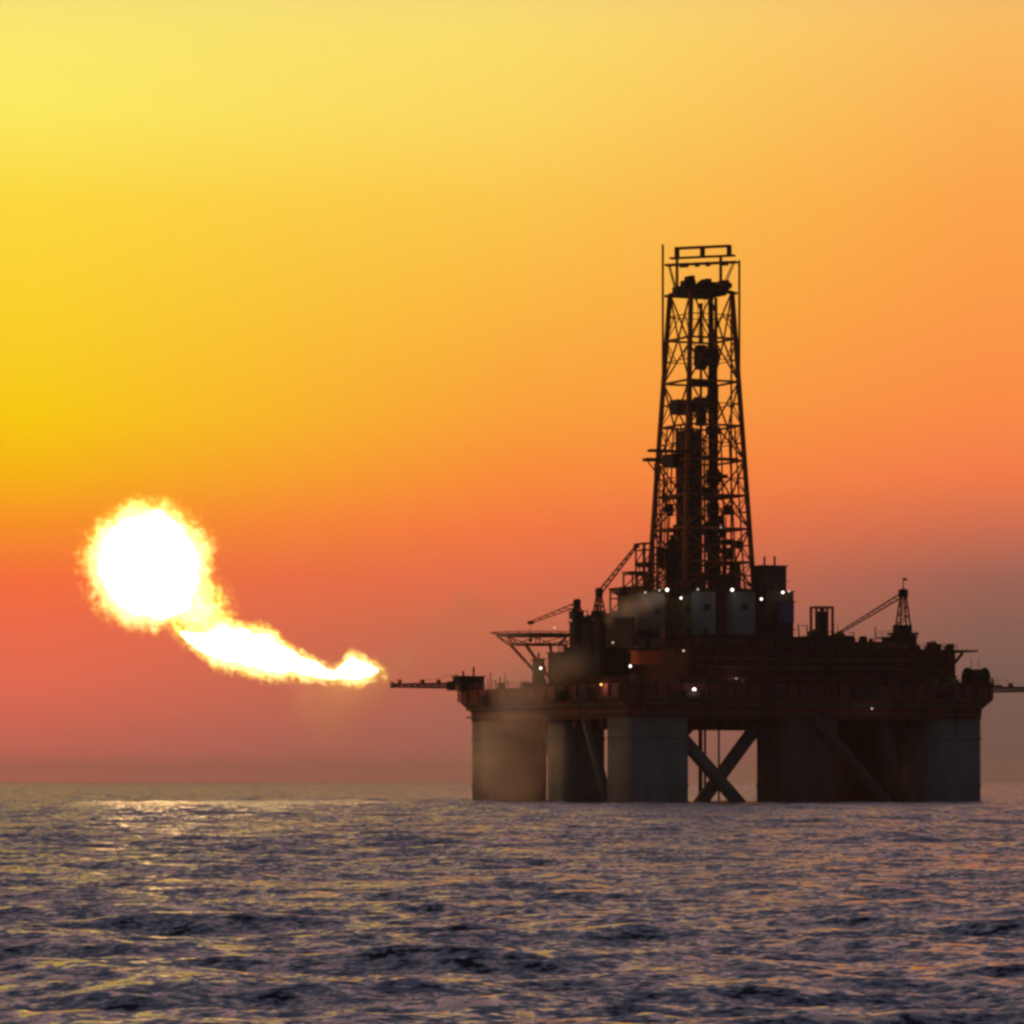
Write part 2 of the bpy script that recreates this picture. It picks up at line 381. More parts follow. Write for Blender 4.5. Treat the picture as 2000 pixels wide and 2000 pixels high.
# hand rails round both decks
def railing(pts, z, hgt=1.15, step=1.8):
    b = MB()
    for (xa, ya), (xb, yb) in zip(pts[:-1], pts[1:]):
        n = max(1, int(math.hypot(xb - xa, yb - ya) / step))
        for k in range(n + 1):
            f = k / n; x = xa + (xb - xa) * f; y = ya + (yb - ya) * f
            b.bar((x, y, z), (x, y, z + hgt), 0.07)
        for hz in (hgt * 0.5, hgt): b.bar((xa, ya, z + hz), (xb, yb, z + hz), 0.07)
    return b
q, qq = LU + 8.4, LV + 8.4
rig.part('railing', railing([(-q, qq), (-q, -qq), (q, -qq), (q, qq)], 23.2), 'derrick')
rig.part('railing', railing([(u0, VB), (u0, VF - 0.6), (u1, VF - 0.6), (u1, VB)], zt + 0.3), 'derrick')
fb = MB(); L0 = LU + 8.75; W0 = LV + 8.75
for k in range(17):
    v = -W0 + 3 + k * (2 * W0 - 6) / 16; fb = MB(); fb.box(-L0 - 0.3, -L0 + 0.002, v, v + 0.35, 20.7, 23.1); rig.part('edge_rib', fb, 'hull_shaded')
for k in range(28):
    u = -L0 + 3 + k * (2 * L0 - 6) / 27; fb = MB(); fb.box(u, u + 0.35, -W0 - 0.3, -W0 + 0.002, 20.7, 23.1); rig.part('edge_rib', fb, 'hull_shaded')
for v in (-26, -14, 9, 22):
    w_ = random.uniform(2.5, 5); fb = MB(); fb.box(-L0 - 1.5, -L0 - 0.301, v, v + w_, random.uniform(19.5, 20.6), random.uniform(21.6, 22.8)); rig.part('side_platform', fb, 'deck')
for u in (-30, -12, 8, 27):
    w_ = random.uniform(3, 6); fb = MB(); fb.box(u, u + w_, -W0 - 1.4, -W0 - 0.301, random.uniform(19.5, 20.6), random.uniform(21.6, 22.8)); rig.part('side_platform', fb, 'deck')
fb = MB()
for z, r_ in ((20.3, 0.2), (19.2, 0.28), (17.5, 0.18)):
    fb.tube((-L0 + 1.2 - (0.9 if z > 20 else 0), -W0 + 4, z), (-L0 + 1.2 - (0.9 if z > 20 else 0), W0 - 4, z), r_, n=8)
    fb.tube((-L0 + 4, -W0 + 1.2 - (0.9 if z > 20 else 0), z), (L0 - 4, -W0 + 1.2 - (0.9 if z > 20 else 0), z), r_, n=8)
rig.part('pipe_run', fb, 'olive')
# small clutter on the open parts of the lower deck
b = MB()
for k in range(46):
    u = random.uniform(-q + 1, q - 3); v = random.choice([random.uniform(-qq + 1, VF - 3), random.uniform(VB + 2, qq - 2)])
    s = random.uniform(0.5, 1.8); rig.part('locker', MB().box(u, u + s * 1.4, v, v + s, 23.2, 23.2 + random.uniform(0.5, 1.9)), 'deck')
for k in range(5):      # mooring sheaves hung on the column faces
    pass

# ------------------------------------------------------------------ deck modules
def span(px0, px1, py0, py1, v0, dv):
    """a block whose front stands at v0: its extent along u and its heights"""
    ua, ub = uof(px0, v0 + dv), uof(px1, v0)
    Y = depth((ua + ub) / 2, v0)
    return ua, ub, zof(py1, Y), zof(py0, Y)
def module(name, label, cat, px0, px1, py0, py1, v0, dv, mat, roof='deck', ribs=True, windows=0, door=True, pipes=0, zb=None, rail=False):
    ua, ub, z0, z1 = span(px0, px1, py0, py1, v0, dv)
    if zb is not None: z0 = zb
    t = Thing(name, label, cat, ((ua + ub) / 2, v0 + dv / 2, z0))
    body = MB().box(ua, ub, v0, v0 + dv, z0, z1)
    if ribs:
        u = ua + 0.5
        while u < ub - 0.3:
            body.box(u, u + 0.16, v0 - 0.14, v0 - 0.002, z0 + 0.1, z1 - 0.2); u += 1.1
        v = v0 + 0.6
        while v < v0 + dv - 0.3:
            body.box(ua - 0.14, ua - 0.002, v, v + 0.16, z0 + 0.1, z1 - 0.2); v += 1.1
    t.part('wall', body, mat)
    t.part('roof', MB().box(ua - 0.25, ub + 0.25, v0 - 0.25, v0 + dv + 0.25, z1, z1 + 0.22), roof)
    for k in range(windows):
        u = ua + (ub - ua) * (k + 1) / (windows + 1); zc = z0 + (z1 - z0) * 0.68
        w_ = t.part('window', MB().box(u - 0.55, u + 0.55, v0 - 0.2, v0 - 0.145, zc - 0.45, zc + 0.45), 'glass')
        f = MB()
        for s in (-1, 1):
            f.box(u + s * 0.62 - 0.07, u + s * 0.62 + 0.07, v0 - 0.22, v0 - 0.141, zc - 0.6, zc + 0.6)
            f.box(u - 0.55, u + 0.55, v0 - 0.22, v0 - 0.141, zc + s * 0.53 - 0.07, zc + s * 0.53 + 0.07)
        t.part('frame', f, 'deck', parent=w_)
    if door:
        u = ua + (ub - ua) * 0.3
        t.part('door', MB().box(u, u + 0.95, v0 - 0.22, v0 - 0.145, z0 + 0.1, z0 + 2.1), 'deck')
    for k in range(pipes):
        u = ua + (ub - ua) * (k + 0.7) / (pipes + 0.4)
        t.part('vent_pipe', MB().tube((u, v0 + dv * 0.5, z1 + 0.22), (u, v0 + dv * 0.5, z1 + random.uniform(1, 2.2)), 0.22, n=8), 'black')
    if rail: t.part('railing', railing([(ua, v0 + dv), (ua, v0), (ub, v0), (ub, v0 + dv)], z1 + 0.22), 'derrick')
    return t, (ua, ub, z0, z1)

ZD = zt + 0.3
module('deck_house', 'broad dark block of machinery rooms under the derrick and drill floor', 'deck building', 1236, 1512, 1241, 1272, -30, 30, 'hull_shaded', windows=4, zb=ZD)
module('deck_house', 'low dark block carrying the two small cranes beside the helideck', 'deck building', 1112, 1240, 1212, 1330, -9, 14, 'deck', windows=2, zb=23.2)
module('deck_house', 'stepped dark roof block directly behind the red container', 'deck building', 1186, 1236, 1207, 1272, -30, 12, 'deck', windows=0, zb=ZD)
module('deck_house', 'tan cabin wrapped in steam beside the foot of the derrick', 'deck building', 1206, 1298, 1158, 1242, -18, 9, 'tan', windows=2, pipes=3, zb=ZD)
module('deck_house', 'narrow olive machinery cabin between the tan cabin and the grey wind walls', 'deck building', 1293, 1352, 1162, 1242, -16, 9, 'olive', windows=1, zb=ZD + 2)
module('wind_wall', 'grey wind wall cabin with a dark doorway at the front of the drill floor', 'wind wall', 1350, 1397, 1156, 1242, -19, 3, 'grey', zb=ZD + 2, windows=1)
module('wind_wall', 'grey wind wall cabin without doorway next to the tall dark tower block', 'wind wall', 1419, 1475, 1156, 1242, -19, 3, 'grey', zb=ZD + 2, door=False, windows=1)
module('tower_block', 'tall dark tower block with lamps on its ledge close to the derrick foot', 'deck building', 1466, 1550, 1156, 1242, -14, 7, 'deck', windows=2, zb=ZD, rail=False)
t_, ex = module('engine_room', 'boxy dark engine room on top of the tower block, flat roofed', 'deck building', 1470, 1536, 1106, 1153, -12.5, 4, 'black', windows=0, door=False, pipes=2)
module('cargo_container', 'blue shipping container standing against the tall tower block', 'container', 1520, 1551, 1176, 1216, -15.4, 1.2, 'blue', door=False)
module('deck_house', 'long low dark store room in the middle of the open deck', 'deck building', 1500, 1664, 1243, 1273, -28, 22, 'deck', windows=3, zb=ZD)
module('deck_house', 'low olive store room between the exhaust frame and the lone crane', 'deck building', 1618, 1722, 1255, 1273, -31.5, 14, 'olive', windows=0, zb=ZD)
module('cargo_container', 'bright red container lit by a lamp on the deck wall', 'container', 1232, 1293, 1273, 1297, VF - 3.2, 2.6, 'red', roof='red', door=False)
module('deck_house', 'small dark cabin perched on the deck corner behind the flare boom', 'deck building', 884, 946, 1322, 1345, 34, 3.5, 'black', windows=0, pipes=2, zb=23.2)
module('deck_house', 'small dark pump cabin under the helideck near the smoke', 'deck building', 1040, 1064, 1288, 1345, 16, 4, 'olive', windows=1, pipes=1, zb=23.2)
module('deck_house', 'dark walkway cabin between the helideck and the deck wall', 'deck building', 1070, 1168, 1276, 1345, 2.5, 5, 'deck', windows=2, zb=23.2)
module('deck_house', 'squat olive cabin beside the lone crane side flare boom', 'deck building', 1800, 1868, 1322, 1345, -38.5, 3.6, 'olive', windows=1, zb=23.2)
# masts, davits, coils and lockers standing on the deck box and the roofs
rq = random.Random(3)
for (pa, pb, py, v, n_) in ((1120, 1235, 1211, -4, 12), (1215, 1290, 1157, -14, 7), (1240, 1345, 1240, -27, 12), (1505, 1660, 1241, -20, 14), (1625, 1715, 1253, -26, 8),
                            (1725, 1860, 1269, -28, 12), (1475, 1545, 1152, -11, 5), (1300, 1350, 1160, -12, 5), (1075, 1165, 1274, 5, 8), (880, 1060, 1343, 26, 16), (1868, 1930, 1341, -33, 8)):
    for k in range(n_):
        a = pt(rq.uniform(pa, pb), py, v + rq.uniform(-2, 2)); kind = rq.random()
        if kind < 0.35: m_ = MB().bar(a - Vector((0, 0, 0.6)), a + Vector((rq.uniform(-.3, .3), 0, rq.uniform(1.0, 3.4))), rq.uniform(0.1, 0.25)); nm_ = 'post'
        elif kind < 0.55:
            h_ = rq.uniform(1.2, 2.4); m_ = MB().bar(a - Vector((0, 0, 0.6)), a + Vector((0, 0, h_)), 0.18).bar(a + Vector((0, 0, h_)), a + Vector((rq.choice((-1, 1)) * rq.uniform(.8, 1.6), 0, h_ - 0.1)), 0.14); nm_ = 'davit'
        elif kind < 0.8: w_ = rq.uniform(0.6, 2.4); m_ = MB().box(a.x, a.x + w_, a.y, a.y + 1.2, a.z - 0.7, a.z + rq.uniform(0.4, 1.6)); nm_ = 'locker'
        else: m_ = MB().tube(a + Vector((0, -0.5, 0.35)), a + Vector((0, 0.5, 0.35)), rq.uniform(0.5, 0.95), n=12); nm_ = 'hose_reel'
        rig.part(nm_, m_, rq.choice(('black', 'deck', 'derrick', 'deck')))
# ramp of stepped staging that climbs to the derrick
for px0, px1, py0, v0, lab, mt in ((1242, 1274, 1062, 2, 'tall slim staging tower leaning on the derrick foot', 'deck'),
                                   (1218, 1262, 1118, -2, 'middle step of dark staging below the derrick foot', 'deck'),
                                   (1192, 1232, 1150, -6, 'lowest step of dark staging above the two small cranes', 'tan')):
    ua, ub, z0, z1 = span(px0, px1, py0, 1240, v0, 4)
    t = Thing('staging_tower', lab, 'staging', ((ua + ub) / 2, v0 + 2, ZD), 'stepped staging beside the derrick')
    for (a, c) in ((ua, v0), (ub, v0), (ua, v0 + 4), (ub, v0 + 4)): t.part('post', MB().bar((a, c, ZD), (a, c, z1), 0.3), 'derrick')
    lat = MB(); z = ZD; k = 0
    while z < z1 - 1.2:
        zn = min(z + 2.6, z1)
        for c in (v0, v0 + 4):
            lat.bar((ua, c, zn), (ub, c, zn), 0.22)
            lat.bar((ua, c, z) if k % 2 else (ub, c, z), (ub, c, zn) if k % 2 else (ua, c, zn), 0.18)
        for a in (ua, ub): lat.bar((a, v0, zn), (a, v0 + 4, zn), 0.22)
        if k % 2 == 0: lat.box(ua + 0.2, ub - 0.2, v0 + 0.3, v0 + 3.7, zn - 0.9, zn - 0.05)
        z = zn; k += 1
    t.part('lattice', lat, mt)
    t.part('platform', MB().box(ua - 0.3, ub + 0.3, v0 - 0.3, v0 + 4.3, z1, z1 + 0.25), 'deck')

# exhaust frame
ua, ub, z0, z1 = span(1584, 1626, 1186, 1243, -14, 2.2)
t = Thing('exhaust_frame', 'open square frame holding a dark exhaust box on the deck', 'frame', ((ua + ub) / 2, -13, ZD))
fr = MB()
for v in (-14, -11.8):
    fr.bar((ua, v, ZD), (ua, v, z1), 0.42); fr.bar((ub, v, ZD), (ub, v, z1), 0.42)
    fr.bar((ua - 0.2, v, z1), (ub + 0.2, v, z1), 0.42)
for a in (ua, ub): fr.bar((a, -14, z1 - 0.01), (a, -11.8, z1 - 0.01), 0.4)
t.part('frame', fr, 'derrick')
a_, b_, _, zz = span(1594, 1617, 1191, 1243, -13.6, 1.4)
t.part('exhaust_box', MB().box(a_, b_, -13.6, -12.2, ZD, zz - 0.3), 'black')
t.part('duct', MB().tube(((a_ + b_) / 2, -12.9, zz - 0.3), ((a_ + b_) / 2, -12.9, z1 - 0.15), 0.5, n=10), 'black')

# helideck at the far end
cu, cv = uof(1050, 18), 18.0
zh = zof(1243, depth(cu, cv))
t = Thing('helideck', 'flat helideck on slanting struts overhanging beside the two small cranes', 'helideck', (cu, cv, 23.2))
RH = 8.4
ring = [(cu + RH * math.cos(R(22.5 + 45 * k)), cv + RH * math.sin(R(22.5 + 45 * k))) for k in range(8)]
t.part('landing_deck', MB().loft([[(x, y, zh) for x, y in ring], [(x, y, zh + 0.5) for x, y in ring]]), 'tan')
tr = MB()
for k in range(8):
    a, b = ring[k], ring[(k + 1) % 8]
    ia = (cu + (a[0] - cu) * 0.72, cv + (a[1] - cv) * 0.72); ib = (cu + (b[0] - cu) * 0.72, cv + (b[1] - cv) * 0.72)
    tr.bar((*ia, zh - 1.7), (*ib, zh - 1.7), 0.25); tr.bar((*ia, zh - 1.7), (*a, zh), 0.22); tr.bar((*ia, zh - 1.7), (*b, zh), 0.18)
    tr.bar((*ia, zh - 1.7), (2 * cu - ia[0], 2 * cv - ia[1], zh - 1.7), 0.2)
t.part('truss', tr, 'derrick')
nt_ = MB()
for k in range(8):
    a, b = ring[k], ring[(k + 1) % 8]
    oa = (cu + (a[0] - cu) * 1.16, cv + (a[1] - cv) * 1.16); ob = (cu + (b[0] - cu) * 1.16, cv + (b[1] - cv) * 1.16)
    nt_.bar((*oa, zh + 0.75), (*ob, zh + 0.75), 0.16)
    for f in (0, 0.33, 0.66):
        p = (a[0] + (b[0] - a[0]) * f, a[1] + (b[1] - a[1]) * f); o_ = (oa[0] + (ob[0] - oa[0]) * f, oa[1] + (ob[1] - oa[1]) * f)
        nt_.bar((*p, zh + 0.3), (*o_, zh + 0.75), 0.12)
t.part('safety_net', nt_, 'derrick')
for du, dv, eu, ev in ((-4.5, -3.5, 4, -1), (-4.5, 3.5, 4, 2), (4.5, -3.5, 6, -2), (4.5, 3.5, 6, 3)):
    t.part('strut', MB().bar((cu + du, cv + dv, zh - 1.7), (cu + eu, cv + ev, 23.2), 0.5), 'derrick')

# mooring winch on the far right corner
cw_ = pt(1906, 1340, -36)
t = Thing('mooring_winch', 'dark rounded mooring winch on the deck corner near the outboard flare boom', 'winch', (cw_.x, -36, 23.2))
t.part('drum', MB().tube((cw_.x - 2.0, -36, 25.0), (cw_.x + 2.0, -36, 25.0), 1.75, n=18), 'black', smooth=False)
for s in (-2.0, 2.0): t.part('cheek', MB().tube((cw_.x + s - 0.15, -36, 25.0), (cw_.x + s + 0.15, -36, 25.0), 2.1, n=18), 'black')
t.part('base', MB().box(cw_.x - 2.6, cw_.x + 2.6, -38, -34, 23.2, 24.1), 'deck')
for px in (1897, 1911): 
    a = pt(px, 1300, -36); t.part('whip_aerial', MB().tube((a.x, -36, 26.6), (a.x, -36, 29.0), 0.07, n=6), 'black')

# ------------------------------------------------------------------ cranes
def crane(label, px, pyb, pyh, v, tip, zbase, wd=1.7, pedw=1.7, mast=0.0, group='deck cranes'):
    base = pt(px, pyb, v); head = pt(px, pyh, v); cx = base.x; zb = base.z; zh_ = head.z
    t = Thing('deck_crane', label, 'crane', (cx, v, zbase), group)
    t.part('pedestal', MB().tube((cx, v, zbase), (cx, v, zb), pedw * 0.5, n=14), 'deck')
    t.part('slewing_ring', MB().tube((cx, v, zb), (cx, v, zb + 0.4), pedw * 0.62, n=18), 'black')
    cab = t.part('cab', MB().box(cx - wd * 0.75, cx + wd * 0.6, v - 1.1, v + 1.1, zb + 0.4, zb + 2.0), 'black')
    t.part('window', MB().box(cx - wd * 0.6, cx - wd * 0.05, v - 1.16, v - 1.102, zb + 1.1, zb + 1.8), 'glass', parent=cab)
    fr = MB()
    top = zh_ - 1.5
    for su in (-1, 1):
        for sv in (-1, 1):
            fr.bar((cx + su * wd * 0.5, v + sv * 0.8, zb + 2.0), (cx + su * wd * 0.22, v + sv * 0.35, top), 0.26)
    n = 3
    for k in range(n):
        f0, f1 = k / n, (k + 1) / n
        for sv in (-1, 1):
            wa, wb = wd * (0.5 - 0.28 * f0), wd * (0.5 - 0.28 * f1)
            za, zb_ = zb + 2 + (top - zb - 2) * f0, zb + 2 + (top - zb - 2) * f1
            va, vb_ = v + sv * (0.8 - 0.45 * f0), v + sv * (0.8 - 0.45 * f1)
            fr.bar((cx - wa, va, za), (cx + wb, vb_, zb_), 0.16); fr.bar((cx - wb, vb_, zb_), (cx + wb, vb_, zb_), 0.16)
    t.part('gantry', fr, 'derrick')
    hd = MB().box(cx - wd * 0.36, cx + wd * 0.36, v - 0.5, v + 0.5, top, zh_)
    hd.tube((cx, v - 0.7, zh_ - 0.3), (cx, v + 0.7, zh_ - 0.3), 0.55, n=14)
    t.part('sheave_head', hd, 'black')
    if mast: t.part('mast', MB().bar((cx, v, zh_), (cx, v, zh_ + mast), 0.16).box(cx + 0.1, cx + 0.8, v - 0.2, v + 0.2, zh_ + mast - 0.5, zh_ + mast), 'derrick')
    # lattice boom from the gantry head to its tip
    A = Vector((cx, v, top + 0.6)); B = pt(tip[0], tip[1], v)
    dirv = (B - A).normalized(); side = Vector((0, 1, 0)); upv = side.cross(dirv).normalized()
    bm_ = MB(); ln = (B - A).length; n = max(5, int(ln / 1.4)); hw = 0.42
    ch = [(-1, -1), (1, -1), (1, 1), (-1, 1)]
    P = lambda f, a, b: A + (B - A) * f + side * (a * hw * (1 - 0.5 * f)) + upv * (b * hw * (1 - 0.5 * f))
    for a, b in ch: bm_.bar(P(0, a, b), P(1, a, b), 0.13)
    for k in range(n):
        f0, f1 = k / n, (k + 1) / n
        for s in (-1, 1):
            bm_.bar(P(f0, s, -1), P(f1, s, 1), 0.08); bm_.bar(P(f1, -1, s), P(f0, 1, s), 0.08)
    t.part('boom', bm_, 'derrick')
    hk = MB().box(B.x - 0.55, B.x + 0.55, v - 0.3, v + 0.3, B.z - 0.35, B.z + 0.3)
    bt = t.part('boom_tip', hk, 'derrick')
    hl = MB().bar((B.x, v, B.z - 0.3), (B.x, v, B.z - 3.2), 0.07).box(B.x - 0.3, B.x + 0.3, v - 0.2, v + 0.2, B.z - 3.9, B.z - 3.2)
    t.part('hook', hl, 'black', parent=bt)
    return t
crane('short crane whose boom slopes down over the helideck', 1127, 1213, 1172, -3, (1036, 1216), ZD - 1)
crane('taller crane whose thin boom rises to the derrick side', 1170, 1213, 1150, -6, (1243, 1067), ZD - 1)
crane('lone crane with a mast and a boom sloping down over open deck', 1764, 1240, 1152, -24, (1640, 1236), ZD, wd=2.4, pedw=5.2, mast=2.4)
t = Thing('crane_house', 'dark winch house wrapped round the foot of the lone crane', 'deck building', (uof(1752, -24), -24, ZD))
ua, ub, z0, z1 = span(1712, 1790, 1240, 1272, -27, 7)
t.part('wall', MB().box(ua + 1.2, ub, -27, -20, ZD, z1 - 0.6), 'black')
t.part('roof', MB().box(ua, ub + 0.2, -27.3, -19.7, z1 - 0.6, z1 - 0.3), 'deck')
t.part('railing', railing([(ua, -20), (ua, -27), (ub, -27)], z1 - 0.3), 'derrick')

# ------------------------------------------------------------------ flare booms
def flare_boom(label, root, tip, v, drop, lab_end=True):
    A = pt(root[0], root[1], v); B = pt(tip[0], tip[1], v)
    t = Thing('flare_boom', label, 'flare boom', (A.x, v, 23.2), 'flare booms on the deck corners')
    b = MB(); n = 9; hw, hh_ = 0.7, 0.55
    for a in (-1, 1):
        for c in (-1, 1): b.bar(A + Vector((0, a * hw, c * hh_)), B + Vector((0, a * hw * 0.6, c * hh_ * 0.6)), 0.22)
    for k in range(n):
        f0, f1 = k / n, (k + 1) / n
        for a in (-1, 1):
            b.bar(A.lerp(B, f0) + Vector((0, a * hw * (1 - .4 * f0), -hh_ * (1 - .4 * f0))), A.lerp(B, f1) + Vector((0, a * hw * (1 - .4 * f1), hh_ * (1 - .4 * f1))), 0.13)
    t.part('lattice', b, 'derrick')
    pp = MB()
    for k, (oy, oz) in enumerate(((-0.3, 0.2), (0.3, 0.2), (0, -0.2))): pp.tube(A + Vector((0, oy, oz)), B + Vector((0, oy, oz)), 0.14, n=8)
    t.part('gas_pipe', pp, 'black')
    for f in (0.28, 0.55, 0.93):
        c = A.lerp(B, f); t.part('guide_post', MB().box(c.x - 0.28, c.x + 0.28, v - 0.5, v + 0.5, c.z + 0.4, c.z + 1.25), 'derrick')
    s = 1 if B.x > A.x else -1
    t.part('burner', MB().tube(B, B + Vector((s * 0.9, 0, 0.15)), 0.45, 0.75, n=14), 'black')
    t.part('turntable', MB().box(A.x - 1.3, A.x + 1.3, v - 1.4, v + 1.4, 23.2, A.z + 0.9), 'black')
    mast = MB().bar((A.x, v, A.z + 0.9), (A.x - s * 0.3, v, A.z + 2.4), 0.25).bar((A.x - s * 0.3, v, A.z + 2.4), A.lerp(B, 0.7) + Vector((0, 0, 0.5)), 0.06)
    t.part('stay_mast', mast, 'derrick')
    return B
FB = flare_boom('slim flare boom with the burning gas flame at its tip', (889, 1339), (772, 1339), 38, 0)
flare_boom('slim idle flare boom without flame beyond the mooring winch', (1940, 1347), (2060, 1346), -37.5, 0)

# ------------------------------------------------------------------ derrick
DV = 1.0
DU = uof(1369, DV); YD = depth(DU, DV)
zy = lambda py: zof(py, YD)
zb0, zb1 = zy(1152), zy(572)
H0, H1 = 8.0, 4.7
def hs(z): return H0 + (H1 - H0) * (z - zb0) / (zb1 - zb0)
dk = Thing('derrick', 'tall red-brown lattice derrick tower rising from the middle of the platform', 'derrick', (DU, DV, zb0))
CN = ((-1, -1), (1, -1), (1, 1), (-1, 1))
def cp(k, z): a, b = CN[k % 4]; return Vector((DU + a * hs(z), DV + b * hs(z), z))
for k in range(4):
    dk.part('leg', MB().bar(cp(k, zb0), cp(k, zb1), 0.78), 'derrick')
levels = [zy(p) for p in (1152, 1100, 1035, 970, 902, 834, 748, 664, 572)]
for k in range(4):
    b = MB()
    for i in range(len(levels) - 1):
        za, zb_ = levels[i], levels[i + 1]; zm = (za + zb_) / 2
        b.bar(cp(k, zb_), cp(k + 1, zb_), 0.42)
        mid_t = (cp(k, zb_) + cp(k + 1, zb_)) / 2
        mid_b = (cp(k, za) + cp(k + 1, za)) / 2
        if i % 2 == 0:
            b.bar(cp(k, za), mid_t, 0.28); b.bar(cp(k + 1, za), mid_t, 0.28)
        else:
            b.bar(mid_b, cp(k, zb_), 0.28); b.bar(mid_b, cp(k + 1, zb_), 0.28)
        qa = (cp(k, zm) * 0.75 + cp(k + 1, zm) * 0.25); qb = (cp(k, zm) * 0.25 + cp(k + 1, zm) * 0.75)
        b.bar(cp(k, zm), qa, 0.2); b.bar(cp(k + 1, zm), qb, 0.2); b.bar(qa, qb, 0.17)
        sgn = zb_ if i % 2 == 0 else za
        b.bar(qa, cp(k, sgn), 0.17); b.bar(qb, cp(k + 1, sgn), 0.17)
        if i < 5:
            e0 = cp(k, za).lerp(cp(k + 1, za), 0.25); e1 = cp(k, zb_).lerp(cp(k + 1, zb_), 0.25)
            f0 = cp(k, za).lerp(cp(k + 1, za), 0.75); f1 = cp(k, zb_).lerp(cp(k + 1, zb_), 0.75)
            b.bar(e0, e1, 0.26); b.bar(f0, f1, 0.26)
    dk.part('lattice', b, 'derrick')
# crown platform and sheaves
z0, z1 = zy(577), zy(558)
ua, ub = DU - 4.6, DU + 4.6
dk.part('crown_platform', MB().box(DU - 5.1, DU + 4.2, DV - 3.0, DV + 3.0, z0 - 0.1, z1 - 0.3).box(DU - 5.6, DU + 5.6, DV - 0.5, DV + 0.5, z0 + 0.22, z0 + 1.1)
        .box(DU - 5.6, DU + 5.6, DV - 5.5, DV - 5.0, z0 - 0.1, z0 + 0.4).box(DU - 5.6, DU + 5.6, DV + 5.0, DV + 5.5, z0 - 0.1, z0 + 0.4), 'black')
cb = MB()
def dp(px): return DU + (px - 1369) / 9.52 / CT
zpl = z1 - 0.3
for px0, px1, py0 in ((1333, 1352, 550), (1341, 1350, 541), (1350, 1392, 556), (1373, 1383, 545), (1378, 1394, 551), (1404, 1424, 551), (1407, 1419, 546)):
    cb.box(dp(px0), dp(px1), DV - 1.6, DV + 1.2, zpl, zy(py0))
cr = dk.part('crown_block', cb, 'black')
sh = MB()
for px, pr in ((1362, 8), (1386, 7), (1412, 9)): sh.tube((dp(px), DV - 1.9, zy(560) + 0.2), (dp(px), DV - 1.3, zy(560) + 0.2), pr / 9.52, n=14)
dk.part('sheave', sh, 'black', parent=cr)
# open frame over the crown
b = MB(); za, zt_, zt2, zt3 = zy(575), zy(483), zy(502), zy(515)
DG = Vector((1, -1, 0)).normalized(); DN = Vector((1, 1, 0)).normalized()
def gp(px, z, o): return Vector((DU, DV, z)) + DG * ((px - 1369) / 8.95) + DN * o
for o in (-0.55, 0.55):
    b.bar(gp(1320, zt_, o), gp(1426, zt_, o), 0.42); b.bar(gp(1310, zt2, o), gp(1434, zt2, o), 0.34); b.bar(gp(1301, zt3, o), gp(1438, zt3, o), 0.44)
    for px in (1323, 1372, 1423): b.bar(gp(px, zt2, o), gp(px, zt_ , o), 0.55)
    for px in (1323, 1407): b.bar(gp(px, za, o), gp(px, zt2, o), 0.24)
    b.bar(gp(1323, za, o), gp(1308, zt3, o), 0.18); b.bar(gp(1407, za, o), gp(1432, zt3, o), 0.18)
for px in (1323, 1372, 1423):
    for z in (zt_, zt2): b.bar(gp(px, z, -0.55), gp(px, z, 0.55), 0.25)
for px, w_ in ((1329, 1.7), (1358, 0.8), (1379, 0.8), (1409, 1.3)): b.bar(gp(px, zt3 - 0.15, -w_ * 0), gp(px + w_ * 9, zt3 - 0.15, 0), 0.9)
dk.part('crown_frame', b, 'derrick')
zc = zy(765)
o1 = cp(3, zc); o2 = cp(1, zc)
dk.part('aerial', MB().bar(o1, (o1.x, o1.y, zy(474)), 0.34), 'derrick'); dk.part('aerial', MB().bar(o2, (o2.x, o2.y, zy(512)), 0.34), 'derrick')
# hoisting gear on the centre line
dk.part('drilling_line', MB().bar((DU, DV, zy(672)), (DU, DV, zy(592)), 0.55).bar((DU - 0.5, DV, zy(672)), (DU - 0.9, DV, zy(575)), 0.1).bar((DU + 0.5, DV, zy(672)), (DU + 0.9, DV, zy(575)), 0.1)
        .bar((DU, DV, zy(775)), (DU, DV, zy(722)), 0.4), 'black')
tb = MB(); zz0, zz1 = zy(722), zy(674)
tb.loft([rr_ring(DU, DV, 2.0, 1.2, 0.3, zz0), rr_ring(DU, DV, 2.9, 1.6, 0.4, zz0 + 1.0), rr_ring(DU, DV, 2.9, 1.6, 0.4, zz1 - 0.8), rr_ring(DU, DV, 1.8, 1.2, 0.3, zz1)])
dk.part('travelling_block', tb, 'black', smooth=False)
dk.part('dolly_beam', MB().box(DU - 1.9, DU + 2.0, DV - 0.6, DV + 0.6, zy(755), zy(743)), 'black')
td = MB()
td.box(DU - 1.4, DU + 1.3, DV - 0.9, DV + 0.9, zy(800), zy(777)).box(DU - 0.9, DU + 0.8, DV - 0.7, DV + 0.7, zy(832), zy(800)).bar((DU - 1.4, DV, zy(778)), (DU + 2.2, DV, zy(778)), 0.5)
dk.part('top_drive', td, 'black')
rl = MB()
for px, w_ in ((1396, 0.55), (1408, 0.5)): rl.bar((dp(px), DV + 2, zy(1150)), (dp(px), DV + 2, zy(578)), w_)
z = zy(1148); kk = 0
while z < zy(690):
    rl.box(dp(1396), dp(1408), DV + 1.9, DV + 2.1, z, z + (1.9, 0.8, 1.3)[kk % 3]); z += (2.2, 1.5, 1.7)[kk % 3]; kk += 1
for py, w_, h_ in ((690, 2.2, 2.6), (762, 1.8, 3.0), (838, 2.6, 1.6), (930, 2.4, 3.2), (992, 2.2, 2.4), (1060, 2.8, 3.4), (1115, 3.0, 4.0)):
    rl.box(dp(1402) - w_ / 2, dp(1402) + w_ / 2, DV + 1.2, DV + 2.8, zy(py) - h_ / 2, zy(py) + h_ / 2)
dk.part('guide_rail', rl, 'black')
ld = MB()
